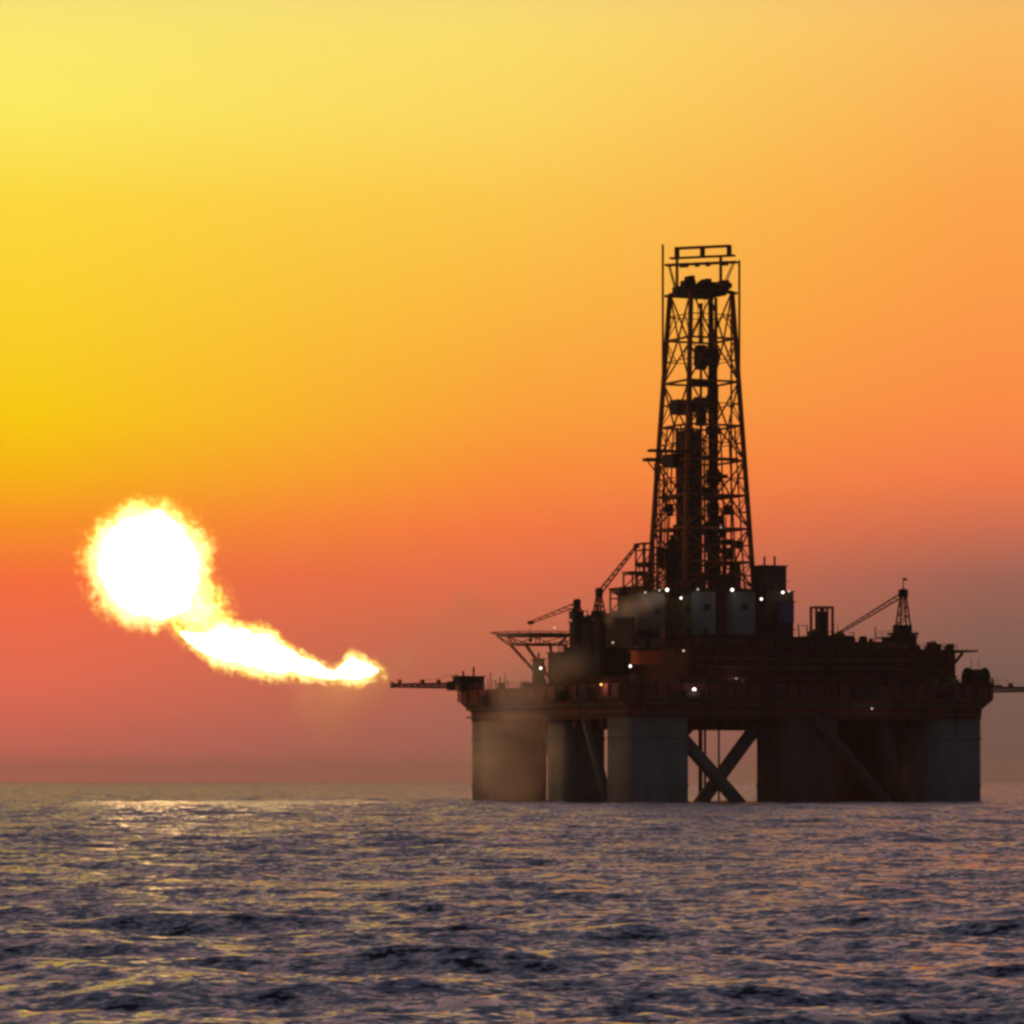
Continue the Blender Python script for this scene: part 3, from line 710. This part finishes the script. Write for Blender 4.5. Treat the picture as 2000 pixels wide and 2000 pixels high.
for px, top in ((1416, 600), (1336, 580), (1388, 760)): ld.bar((dp(px), DV - 3, zy(1150)), (dp(px), DV - 3, zy(top)), 0.3)
dk.part('standpipe', ld, 'black')
rp = MB()
for k in range(13):
    for j in range(4):
        u = dp(1336 + 2.7 * k); rp.tube((u, DV + 1 + j * 0.7, zb0), (u + 0.06 * (k - 5), DV + 1 + j * 0.7, zy(834 + 7 * ((k * 7 + j * 3) % 4))), 0.2, n=6)
dk.part('racked_pipe', rp, 'pipe')
b = MB()
for k in range(6):
    u = dp(1289 + 5 * k); b.tube((u, DV + 3, zb0), (u + 0.2, DV + 3, zy(905 + (k * 37) % 60)), 0.16, n=6)
for k in range(7):
    u = dp(1398 + 8 * k); b.tube((u, DV + 2 + k % 3, zb0), (u - 0.1, DV + 2 + k % 3, zy(960 + (k * 53) % 110)), 0.15, n=6)
dk.part('spare_pipe', b, 'pipe')
mk = MB().box(dp(1308), dp(1372), DV - 3.6, DV + 3.6, zy(899), zy(893)).box(dp(1232), dp(1310), DV - 8.9, DV - 7.0, zy(893), zy(888))
mk.box(dp(1300), dp(1352), DV - 3, DV + 2, zy(915), zy(890)).bar((dp(1310), DV - 4, zy(897)), (dp(1425), DV - 4, zy(897)), 0.4)
wk = dk.part('monkey_board', mk, 'black')
dk.part('railing', railing([(dp(1308), DV - 3.6), (dp(1372), DV - 3.6)], zy(893), 1.3), 'derrick', parent=wk)
a = cp(3, zy(890))
dk.part('outer_walkway', MB().box(a.x - 3.0, a.x + 3.5, a.y - 1.2, a.y + 1.2, zy(899), zy(893)).bar((a.x - 2.4, a.y, zy(899)), (a.x + 0.3, a.y, zy(930)), 0.22), 'black')
dk.part('dog_house', MB().box(dp(1311), dp(1347), DV - 2.5, DV + 1, zy(809), zy(784)).bar((dp(1305), DV - 1, zy(812)), (dp(1352), DV - 1, zy(812)), 0.35), 'black')
b = MB()
rg = random.Random(5)
for k in range(96):                                   # winches, tanks, cable trays and platforms inside the lower half
    z = zy(rg.choice([rg.uniform(930, 1150), rg.uniform(1030, 1150)])); hw_ = hs(z) - 0.8
    u = DU + rg.uniform(-hw_, hw_); v = DV + rg.uniform(-hw_, hw_)
    if abs(u - dp(1381)) < 1.1 and z > zy(1080): continue
    sx_, sz_ = rg.uniform(0.5, 2.3), rg.uniform(0.4, 2.6)
    dk.part('equipment_box', MB().box(u - sx_ / 2, u + sx_ / 2, v - 0.5, v + 0.5, z - sz_ / 2, z + sz_ / 2), 'black')
b = MB()
for pys in (970, 1035, 1100):
    z = zy(pys); hw_ = hs(z)
    b.box(DU - hw_ + 0.3, DU - hw_ * 0.35, DV - hw_ + 0.3, DV + hw_ - 0.3, z - 0.15, z + 0.1).box(DU + hw_ * 0.35, DU + hw_ - 0.3, DV - hw_ + 0.3, DV + hw_ - 0.3, z - 0.15, z + 0.1)
dk.part('inner_platform', b, 'black')
for pa, pb, va, vb_, ya, yb in ((1282, 1338, -4.0, -3.6, 1152, 1092), (1290, 1326, -3.8, -3.4, 1092, 1058), (1404, 1424, -5.4, -4.6, 1152, 1104), (1428, 1462, 4.6, 5.0, 1152, 1118), (1300, 1340, 4.2, 4.6, 1110, 1070)):
    dk.part('wind_screen', MB().box(dp(pa), dp(pb), DV + va, DV + vb_, zy(ya) + (0 if ya == 1152 else 0.01), zy(yb)), 'deck')
cb = MB()
for k in range(16):
    a = Vector((DU + rg.uniform(-5, 5), DV + rg.uniform(-5, 5), zb0)); z = zy(rg.uniform(700, 1000)); f = hs(z) / hs(zb0)
    dk.part('hanging_line', MB().bar(a, (DU + (a.x - DU) * f, DV + (a.y - DV) * f, z), rg.choice((0.12, 0.18, 0.26))), 'black')
# drill floor that carries the derrick
df = Thing('drill_floor', 'raised dark drill floor on heavy posts right under the derrick', 'drill floor', (DU, DV, ZD))
df.part('floor_slab', MB().box(DU - 9.4, DU + 9.4, DV - 9.4, DV + 9.4, zb0 - 1.0, zb0 - 0.02), 'deck')
for a, c in CN: df.part('post', MB().box(DU + a * 8 - 0.9, DU + a * 8 + 0.9, DV + c * 8 - 0.9, DV + c * 8 + 0.9, ZD, zb0 - 1.0), 'hull')
df.part('inner_wall', MB().box(DU - 7, DU + 7, DV - 6, DV + 6, ZD, zb0 - 1.0), 'hull')
df.part('railing', railing([(DU - 9.4, DV + 9.4), (DU - 9.4, DV - 9.4), (DU + 9.4, DV - 9.4), (DU + 9.4, DV + 9.4)], zb0 - 0.02), 'derrick')

# ------------------------------------------------------------------ lamps
def make_lamp():
    t = Thing('floodlight', 'x', 'floodlight', (0, 0, 0), 'lit floodlights on the platform')
    def ringv(r, y): return [(r * math.cos(2 * math.pi * k / 12), y, r * math.sin(2 * math.pi * k / 12)) for k in range(12)]
    hsg = t.part('housing', MB().loft([ringv(0.20, 0.45), ringv(0.44, 0.05), ringv(0.48, -0.05)]), 'black')
    t.part('lens', MB().loft([ringv(0.44, -0.06), ringv(0.40, -0.16), ringv(0.22, -0.26)]), 'lamp')
    t.part('bracket', MB().bar((0, 0.3, 0), (0, 1.6, -0.3), 0.1), 'black')
    return t
proto = make_lamp()
DIM = {}
def lens_variant(matname):
    if matname not in DIM:
        src = [c for c in proto.o.children if c.name.startswith('lens')][0]
        me = src.data.copy(); me.materials.clear(); me.materials.append(M[matname]); DIM[matname] = me
    return DIM[matname]
LAMPS = [  # px, py, v, size, lens, label
    (1303, 1152, -20, 1.3, 'lamp', 'bright floodlight at the foot of the derrick beside the steam'),
    (1288, 1153, -20, 0.8, 'lampdim', 'dim floodlight just beside the bright one at the steam'),
    (1260, 1157, -20, 0.8, 'lampdim', 'faint floodlight over the steam above the tan cabin roof'),
    (1330, 1168, -17, 0.9, 'lamp', 'pinkish lamp above the narrow olive cabin'),
    (1363, 1151, -20, 0.8, 'lampdim', 'faint lamp on the roof of the wind wall with the doorway'),
    (1430, 1152, -20, 1.25, 'lamp', 'bright floodlight on the wind wall without doorway'),
    (1487, 1170, -14.9, 1.0, 'lamp', 'floodlight on the front wall of the tall tower block'),
    (1529, 1157, -14.9, 1.1, 'lamp', 'brighter of the paired floodlights on the tower block ledge'),
    (1541, 1155, -14.9, 0.95, 'lampdim', 'dimmer of the paired floodlights at the tower block ledge end'),
    (1083, 1226, 2, 0.9, 'lampdim', 'warm lamp on the helideck edge near the short crane'),
    (1056, 1305, 14.5, 1.1, 'lamp', 'floodlight on the olive pump cabin under the helideck'),
    (1043, 1362, 25, 0.9, 'lampdim', 'faint lamp shining through the smoke above the veiled column'),
    (1197, 1255, -34.8, 0.8, 'lampdim', 'faint lamp high on the deck wall above the red container'),
    (1231, 1301, -37.6, 1.0, 'lamp', 'floodlight at the lower corner of the red container'),
    (1335, 1271, -34.6, 0.9, 'lampdim', 'faint lamp on the deck wall below the wind walls'),
    (1356, 1347, -41.3, 1.5, 'lamp', 'biggest and brightest floodlight low on the lower deck edge'),
    (1148, 1361, -14, 0.95, 'lamp', 'lamp under the deck edge above the slim brace, outer of two'),
    (1180, 1357, -26, 1.0, 'lamp', 'lamp under the deck edge above the near corner column, inner of two'),
    (1438, 1325, -34.9, 0.75, 'lampdim', 'faint lamp in the middle of the long deck wall'),
    (1703, 1384, -41.4, 0.75, 'lampdim', 'faint lamp low on the lower deck edge far from the derrick'),
    (1408, 1030, -8, 0.6, 'lampdim', 'small pale lamp halfway up inside the lower derrick'),
    (1174, 1337, -30, 1.0, 'lampamber', 'amber lamp glowing on the deck corner above the column'),
]
WHT = (1, 0.88, 0.72)
LIT = {LAMPS[0][5]: (30, WHT), LAMPS[3][5]: (18, WHT), LAMPS[5][5]: (22, WHT), LAMPS[7][5]: (30, WHT), LAMPS[13][5]: (70, (1, 0.8, 0.6)),
       LAMPS[15][5]: (30, WHT), LAMPS[21][5]: (60, (1, 0.5, 0.12)), LAMPS[16][5]: (25, WHT)}
first = True
for px, py, v, s, lens, lab in LAMPS:
    p = pt(px, py, v)
    if first: root = proto.o; kids = list(root.children)
    else:
        root = proto.o.copy(); COL.objects.link(root); kids = []
        for c in list(proto.o.children):
            k = c.copy(); COL.objects.link(k); k.parent = root; kids.append(k)
    if not first and lens != 'lamp':
        for k in kids:
            if k.name.startswith('lens'): k.data = lens_variant(lens)
    root.location = world(p.x, p.y, p.z); root.rotation_euler = (0, 0, R(5)); root.scale = (s * 0.52,) * 3; root['label'] = lab
    if lab in LIT:
        ld_ = bpy.data.lights.new('lamp_light', 'POINT'); ld_.energy = LIT[lab][0]; ld_.color = LIT[lab][1]; ld_.shadow_soft_size = 0.3
        lo_ = bpy.data.objects.new('lamp_light', ld_); COL.objects.link(lo_); lo_.parent = root; lo_.location = (0, -2.2, -0.4)
    first = False

# ------------------------------------------------------------------ gas flame
YF = FB and world(FB.x, FB.y, 0).y
SF = F / YF
fx = lambda px: (px - 1000) / SF
fz = lambda py: CAM_H + (HOR - py) / SF
def vol_mat(name, build):
    m = bpy.data.materials.new(name); m.use_nodes = True
    nt = m.node_tree; nt.nodes.clear()
    o = nt.nodes.new('ShaderNodeOutputMaterial')
    build(nt, o)
    return m
class NG:
    """small helper for volume node graphs"""
    def __init__(self, nt): self.nt = nt; self.N = nt.nodes; self.L = nt.links
    def m(self, op, a, b=None, c=None, clamp=False):
        n = self.N.new('ShaderNodeMath'); n.operation = op; n.use_clamp = clamp
        for i, x in enumerate((a, b, c)):
            if x is None: continue
            if isinstance(x, (int, float)): n.inputs[i].default_value = x
            else: self.L.new(x, n.inputs[i])
        return n.outputs[0]
    def curve(self, x, pts):
        n = self.N.new('ShaderNodeFloatCurve'); c = n.mapping.curves[0]
        n.mapping.use_clip = False
        self.L.new(x, n.inputs['Value'])
        while len(c.points) < len(pts): c.points.new(0.5, 0.5)
        for p, (a, b) in zip(c.points, pts): p.location = (a, b); p.handle_type = 'AUTO_CLAMPED'
        n.mapping.update(); return n.outputs[0]
    def noise(self, vec, scale, detail=4, rough=0.55):
        n = self.N.new('ShaderNodeTexNoise'); n.inputs['Scale'].default_value = scale; n.inputs['Detail'].default_value = detail; n.inputs['Roughness'].default_value = rough
        self.L.new(vec, n.inputs['Vector']); return n.outputs['Fac']
    def smooth(self, x, a, b, c=0.0, d=1.0):
        n = self.N.new('ShaderNodeMapRange'); n.interpolation_type = 'SMOOTHSTEP'; self.L.new(x, n.inputs[0])
        for i, v in enumerate((a, b, c, d)): n.inputs[i + 1].default_value = v
        return n.outputs[0]
def flame_fringe_emission(g, o, dens, strength):
    rm = g.N.new('ShaderNodeValToRGB'); e = rm.color_ramp.elements
    e[0].position = 0.0; e[0].color = (1.0, 0.80, 0.0, 1); e[1].position = 1.0; e[1].color = (1.0, 0.88, 0.42, 1)
    x = e.new(0.45); x.color = (1.0, 0.92, 0.0, 1)
    g.L.new(dens, rm.inputs[0])
    em = g.N.new('ShaderNodeEmission'); g.L.new(rm.outputs[0], em.inputs['Color'])
    g.L.new(g.m('MULTIPLY', dens, strength), em.inputs['Strength'])
    g.L.new(em.outputs[0], o.inputs['Volume'])

core_m = bpy.data.materials.new('white hot flame'); core_m.use_nodes = True
_nt = core_m.node_tree; _nt.nodes.clear()
_e = _nt.nodes.new('ShaderNodeEmission'); _o = _nt.nodes.new('ShaderNodeOutputMaterial')
_e.inputs['Color'].default_value = (1.0, 0.60, 0.22, 1); _e.inputs['Strength'].default_value = 6.5
_nt.links.new(_e.outputs[0], _o.inputs['Surface'])

from mathutils import noise as mnoise
def blob(center, rad, amp, freq, sub=5, seed=0.0, squash=(1, 1, 1)):
    import bmesh
    bm = bmesh.new(); bmesh.ops.create_icosphere(bm, subdivisions=sub, radius=1.0)
    mb = MB(); off = Vector((seed, seed * 1.7, -seed))
    vs = []
    for v in bm.verts:
        n_ = mnoise.fractal(v.co * freq + off, 1.0, 2.0, 4)
        p = v.co * (rad * (1 + amp * n_))
        vs.append((center[0] + p.x * squash[0], center[1] + p.y * squash[1], center[2] + p.z * squash[2]))
    mb.add(vs, [tuple(q.index for q in f.verts) for f in bm.faces]); bm.free()
    return mb
BC = (fx(290), YF, fz(1103)); BR = 110 / SF
fl = Thing('gas_flame', 'blazing white and yellow gas flame ending in a round fireball off the flare boom', 'flame', (fx(760), YF, fz(1325)), rig=False)
ball = fl.part('fireball', blob(BC, BR * 0.88, 0.2, 1.7, 5, 3.1, (1.0, 1, 1.0)), core_m, smooth=True, label='round white-hot fireball at the end of the flame')
JP = [(352, 1236, 5), (366, 1243, 14), (384, 1252, 21), (410, 1258, 34), (436, 1256, 46), (462, 1262, 44), (500, 1272, 46), (530, 1277, 45), (552, 1287, 35),
      (580, 1298, 26), (605, 1305, 23), (630, 1313, 16), (650, 1319, 12), (668, 1312, 20), (684, 1306, 30), (704, 1308, 27), (722, 1309, 19), (738, 1309, 5)]
def jet_mesh(grow, amp, minr=0.0, seed=1.0, n=40, sub=9, freq=0.5, JP=JP):
    rings = []
    pts = []
    for (a, b) in zip(JP[:-1], JP[1:]):
        for k in range(sub):
            f = k / sub; pts.append(tuple(a[i] + (b[i] - a[i]) * f for i in range(3)))
    pts.append(JP[-1])
    for px, py, rr in pts:
        ring = []
        r0 = max(rr * grow, minr) / SF
        for k in range(n):
            t_ = 2 * math.pi * k / n
            p = Vector((fx(px), math.cos(t_), math.sin(t_)))
            nz = mnoise.fractal(Vector((p.x * freq + seed, p.y * 1.1, p.z * 1.1)), 1.0, 2.0, 4)
            r_ = r0 * (1 + amp * nz)
            ring.append((fx(px) + 0.3 * amp * nz * r0, YF + r_ * math.cos(t_), fz(py) + r_ * math.sin(t_)))
        rings.append(ring)
    return MB().loft(rings)
jet = fl.part('flame_jet', jet_mesh(0.64, 0.5, seed=4.2, freq=0.32, sub=6), core_m, smooth=True, label='ragged white flame tail between boom tip and fireball')
flicks = MB()
base = Vector((fx(760), YF, fz(1325)))
def f_ball(nt, o):
    g = NG(nt); tcn = g.N.new('ShaderNodeTexCoord'); vec = tcn.outputs['Object']
    mp = g.N.new('ShaderNodeMapping'); mp.inputs['Location'].default_value = tuple(base - Vector(BC)); g.L.new(vec, mp.inputs['Vector'])
    ln = g.N.new('ShaderNodeVectorMath'); ln.operation = 'LENGTH'; g.L.new(mp.outputs[0], ln.inputs[0])
    dist = g.m('DIVIDE', ln.outputs['Value'], BR)
    nz = g.noise(mp.outputs[0], 0.5, 4, 0.6)
    nz2 = g.noise(mp.outputs[0], 1.5, 3, 0.6)
    nz3 = g.noise(mp.outputs[0], 0.16, 2, 0.5)
    dd = g.m('ADD', g.m('ADD', dist, g.m('MULTIPLY', g.m('SUBTRACT', nz, 0.5), -1.15)), g.m('ADD', g.m('MULTIPLY', g.m('SUBTRACT', nz2, 0.5), -0.5), g.m('MULTIPLY', g.m('SUBTRACT', nz3, 0.5), -0.5)))
    dens = g.smooth(dd, 0.96, 1.17, 1.0, 0.0)
    flame_fringe_emission(g, o, dens, 0.16)
fl.part('flame_fringe', blob(BC, BR * 1.5, 0.0, 1, 4), vol_mat('yellow fringe of the fireball', f_ball), parent=ball, smooth=True)
JX0, JX1 = fx(300), fx(800)
JQ = [(336, 1222, 6)] + JP[:-1] + [(734, 1310, 10), (746, 1314, 4), (758, 1320, 1)]
def f_jet(nt, o):
    g = NG(nt); tcn = g.N.new('ShaderNodeTexCoord')
    mp = g.N.new('ShaderNodeMapping'); mp.inputs['Location'].default_value = tuple(base); g.L.new(tcn.outputs['Object'], mp.inputs['Vector'])
    s = g.N.new('ShaderNodeSeparateXYZ'); g.L.new(mp.outputs[0], s.inputs[0])
    t_ = g.m('DIVIDE', g.m('SUBTRACT', s.outputs[0], JX0), JX1 - JX0)
    zlo, zhi = fz(1340), fz(1200)
    P = [((fx(px) - JX0) / (JX1 - JX0), (fz(py) - zlo) / (zhi - zlo)) for px, py, _ in JQ]
    Q = [((fx(px) - JX0) / (JX1 - JX0), (rr + 4) / 60.0) for px, _, rr in JQ]
    zc = g.m('ADD', g.m('MULTIPLY', g.curve(t_, [(0, P[0][1])] + P + [(1, P[-1][1])]), zhi - zlo), zlo)
    rd = g.m('MULTIPLY', g.curve(t_, [(0, 0.0)] + Q + [(1, 0.0)]), 60.0 / SF)
    dz = g.m('SUBTRACT', s.outputs[2], zc); dy = g.m('SUBTRACT', s.outputs[1], YF)
    dist = g.m('SQRT', g.m('ADD', g.m('MULTIPLY', dz, dz), g.m('MULTIPLY', dy, dy)))
    over = g.m('SUBTRACT', dist, rd)
    nz = g.noise(mp.outputs[0], 0.7, 6, 0.65)
    dd = g.m('ADD', over, g.m('MULTIPLY', g.m('SUBTRACT', nz, 0.5), -11.0))
    dens = g.smooth(dd, -1.4, 0.9, 1.0, 0.0)
    flame_fringe_emission(g, o, dens, 0.30)
fl.part('flame_fringe', jet_mesh(1.45, 0.0, minr=26, JP=JQ), vol_mat('yellow fringe of the flame tail', f_jet), parent=jet, smooth=True)

KC = (fx(388), YF, fz(1192)); KR = 72 / SF
def f_link(nt, o):
    g = NG(nt); tcn = g.N.new('ShaderNodeTexCoord')
    mp = g.N.new('ShaderNodeMapping'); mp.inputs['Location'].default_value = tuple(base - Vector(KC)); g.L.new(tcn.outputs['Object'], mp.inputs['Vector'])
    ln = g.N.new('ShaderNodeVectorMath'); ln.operation = 'LENGTH'; g.L.new(mp.outputs[0], ln.inputs[0])
    nz = g.noise(mp.outputs[0], 0.8, 5, 0.65)
    dd = g.m('ADD', g.m('DIVIDE', ln.outputs['Value'], KR), g.m('MULTIPLY', g.m('SUBTRACT', nz, 0.5), -2.8))
    flame_fringe_emission(g, o, g.smooth(dd, 0.25, 0.95, 1.0, 0.0), 0.22)
fl.part('flame_fringe', blob(KC, KR * 1.3, 0.0, 1, 3), vol_mat('yellow flame licks between fireball and tail', f_link), parent=ball, smooth=True)

# ------------------------------------------------------------------ smoke and steam
def smoke(name, label, path, YY, col, dens, nscale, contrast, squash_y=1.0, glow=None):
    """path: list of (px, py, radius px) from thin to wide; a cloud thinned by noise"""
    s_ = F / YY
    P3 = [Vector(((px - 1000) / s_, YY, CAM_H + (HOR - py) / s_)) for px, py, _ in path]; RD = [r / s_ for *_, r in path]
    c0 = sum(P3, Vector()) / len(P3)
    t = Thing(name, label, 'smoke', tuple(c0), rig=False); t.o['kind'] = 'stuff'
    mb = MB(); lo = Vector((1e9,) * 3); hi = Vector((-1e9,) * 3)
    for p, r in zip(P3, RD):
        for k in range(3):
            e = r * (squash_y if k == 1 else 1.0) * 1.05
            lo[k] = min(lo[k], p[k] - e); hi[k] = max(hi[k], p[k] + e)
    lo.z = max(lo.z, -0.3)
    mb.box(lo.x, hi.x, lo.y, hi.y, lo.z, hi.z)
    def build(nt, o):
        g = NG(nt); tcn = g.N.new('ShaderNodeTexCoord')
        mp = g.N.new('ShaderNodeMapping'); mp.inputs['Location'].default_value = tuple(c0); g.L.new(tcn.outputs['Object'], mp.inputs['Vector'])
        nv = g.N.new('ShaderNodeTexNoise'); nv.inputs['Scale'].default_value = nscale; nv.inputs['Detail'].default_value = 5; nv.inputs['Roughness'].default_value = 0.55
        g.L.new(mp.outputs[0], nv.inputs['Vector'])
        tot = None
        for p, r in zip(P3, RD):
            d_ = g.N.new('ShaderNodeVectorMath'); d_.operation = 'SUBTRACT'; g.L.new(mp.outputs[0], d_.inputs[0]); d_.inputs[1].default_value = tuple(p)
            sc_ = g.N.new('ShaderNodeVectorMath'); sc_.operation = 'MULTIPLY'; g.L.new(d_.outputs[0], sc_.inputs[0]); sc_.inputs[1].default_value = (1 / r, 1 / (r * squash_y), 1 / r)
            ln = g.N.new('ShaderNodeVectorMath'); ln.operation = 'LENGTH'; g.L.new(sc_.outputs[0], ln.inputs[0])
            f = g.smooth(ln.outputs['Value'], 0.0, 1.0, 1.0, 0.0)
            tot = f if tot is None else g.m('ADD', tot, f)
        tot = g.m('MINIMUM', tot, 1.0)
        nz = g.smooth(nv.outputs['Fac'], 0.5 - contrast, 0.5 + contrast)
        dn = g.m('MULTIPLY', g.m('MULTIPLY', tot, nz), dens)
        pv = g.N.new('ShaderNodeVolumePrincipled'); pv.inputs['Color'].default_value = (*col, 1); pv.inputs['Anisotropy'].default_value = 0.55
        g.L.new(dn, pv.inputs['Density']); g.L.new(pv.outputs[0], o.inputs['Volume'])
    t.part('smoke_cloud', mb, vol_mat(name, build))
    return t
smoke('smoke', 'brown smoke drifting down over the veiled column from the deck edge',
      [(1140, 1288, 44), (1100, 1300, 58), (1050, 1325, 70), (1000, 1345, 70), (1030, 1390, 84), (985, 1430, 84), (1035, 1470, 96), (955, 1490, 84), (1000, 1540, 90)], 812, (0.86, 0.80, 0.88), 0.16, 0.10, 0.36, 0.7)
smoke('steam', 'pale steam cloud over the tan cabin at the derrick foot',
      [(1200, 1205, 30), (1230, 1190, 36), (1262, 1180, 34), (1285, 1170, 24)], 806, (0.86, 0.8, 0.78), 0.45, 0.17, 0.3, 0.8)
smoke('smoke', 'thin orange lit smoke hanging under the flame tail',
      [(738, 1324, 66), (705, 1345, 80), (640, 1375, 110)], YF, (0.95, 0.72, 0.52), 0.10, 0.06, 0.5, 0.8)

smoke('smoke', 'faint grey smoke rising in thin wisps over the helideck and flare boom',
      [(800, 1275, 60), (860, 1230, 64), (915, 1185, 54), (960, 1215, 56), (1010, 1255, 50)], 830, (0.85, 0.75, 0.72), 0.07, 0.11, 0.25, 0.7)

# ------------------------------------------------------------------ haze
if True:
    hz = MB().box(-26000, 26000, -9000, 30000, -4.0, 130.0)
    hme = bpy.data.meshes.new('haze'); hme.from_pydata(hz.v, [], hz.f)
    def f_h(nt, o):
        pv = nt.nodes.new('ShaderNodeVolumePrincipled'); pv.inputs['Density'].default_value = 5e-5; pv.inputs['Color'].default_value = (0.9, 0.85, 0.82, 1)
        pv.inputs['Anisotropy'].default_value = 0.3
        nt.links.new(pv.outputs[0], o.inputs['Volume'])
    hme.materials.append(vol_mat('evening haze', f_h))
    ho = bpy.data.objects.new('haze', hme); COL.objects.link(ho); ho['kind'] = 'stuff'

# ------------------------------------------------------------------ render settings
sc.view_settings.view_transform = 'Standard'; sc.view_settings.look = 'None'; sc.view_settings.exposure = 0; sc.view_settings.gamma = 1
sc.render.engine = 'CYCLES'
cy = sc.cycles
cy.use_denoising = True
cy.max_bounces = 6; cy.volume_bounces = 1; cy.diffuse_bounces = 3; cy.glossy_bounces = 3
cy.volume_step_rate = 2.0; cy.volume_max_steps = 256
cy.sample_clamp_indirect = 6.0
cy.pixel_filter_type = 'BLACKMAN_HARRIS'; cy.filter_width = 2.9
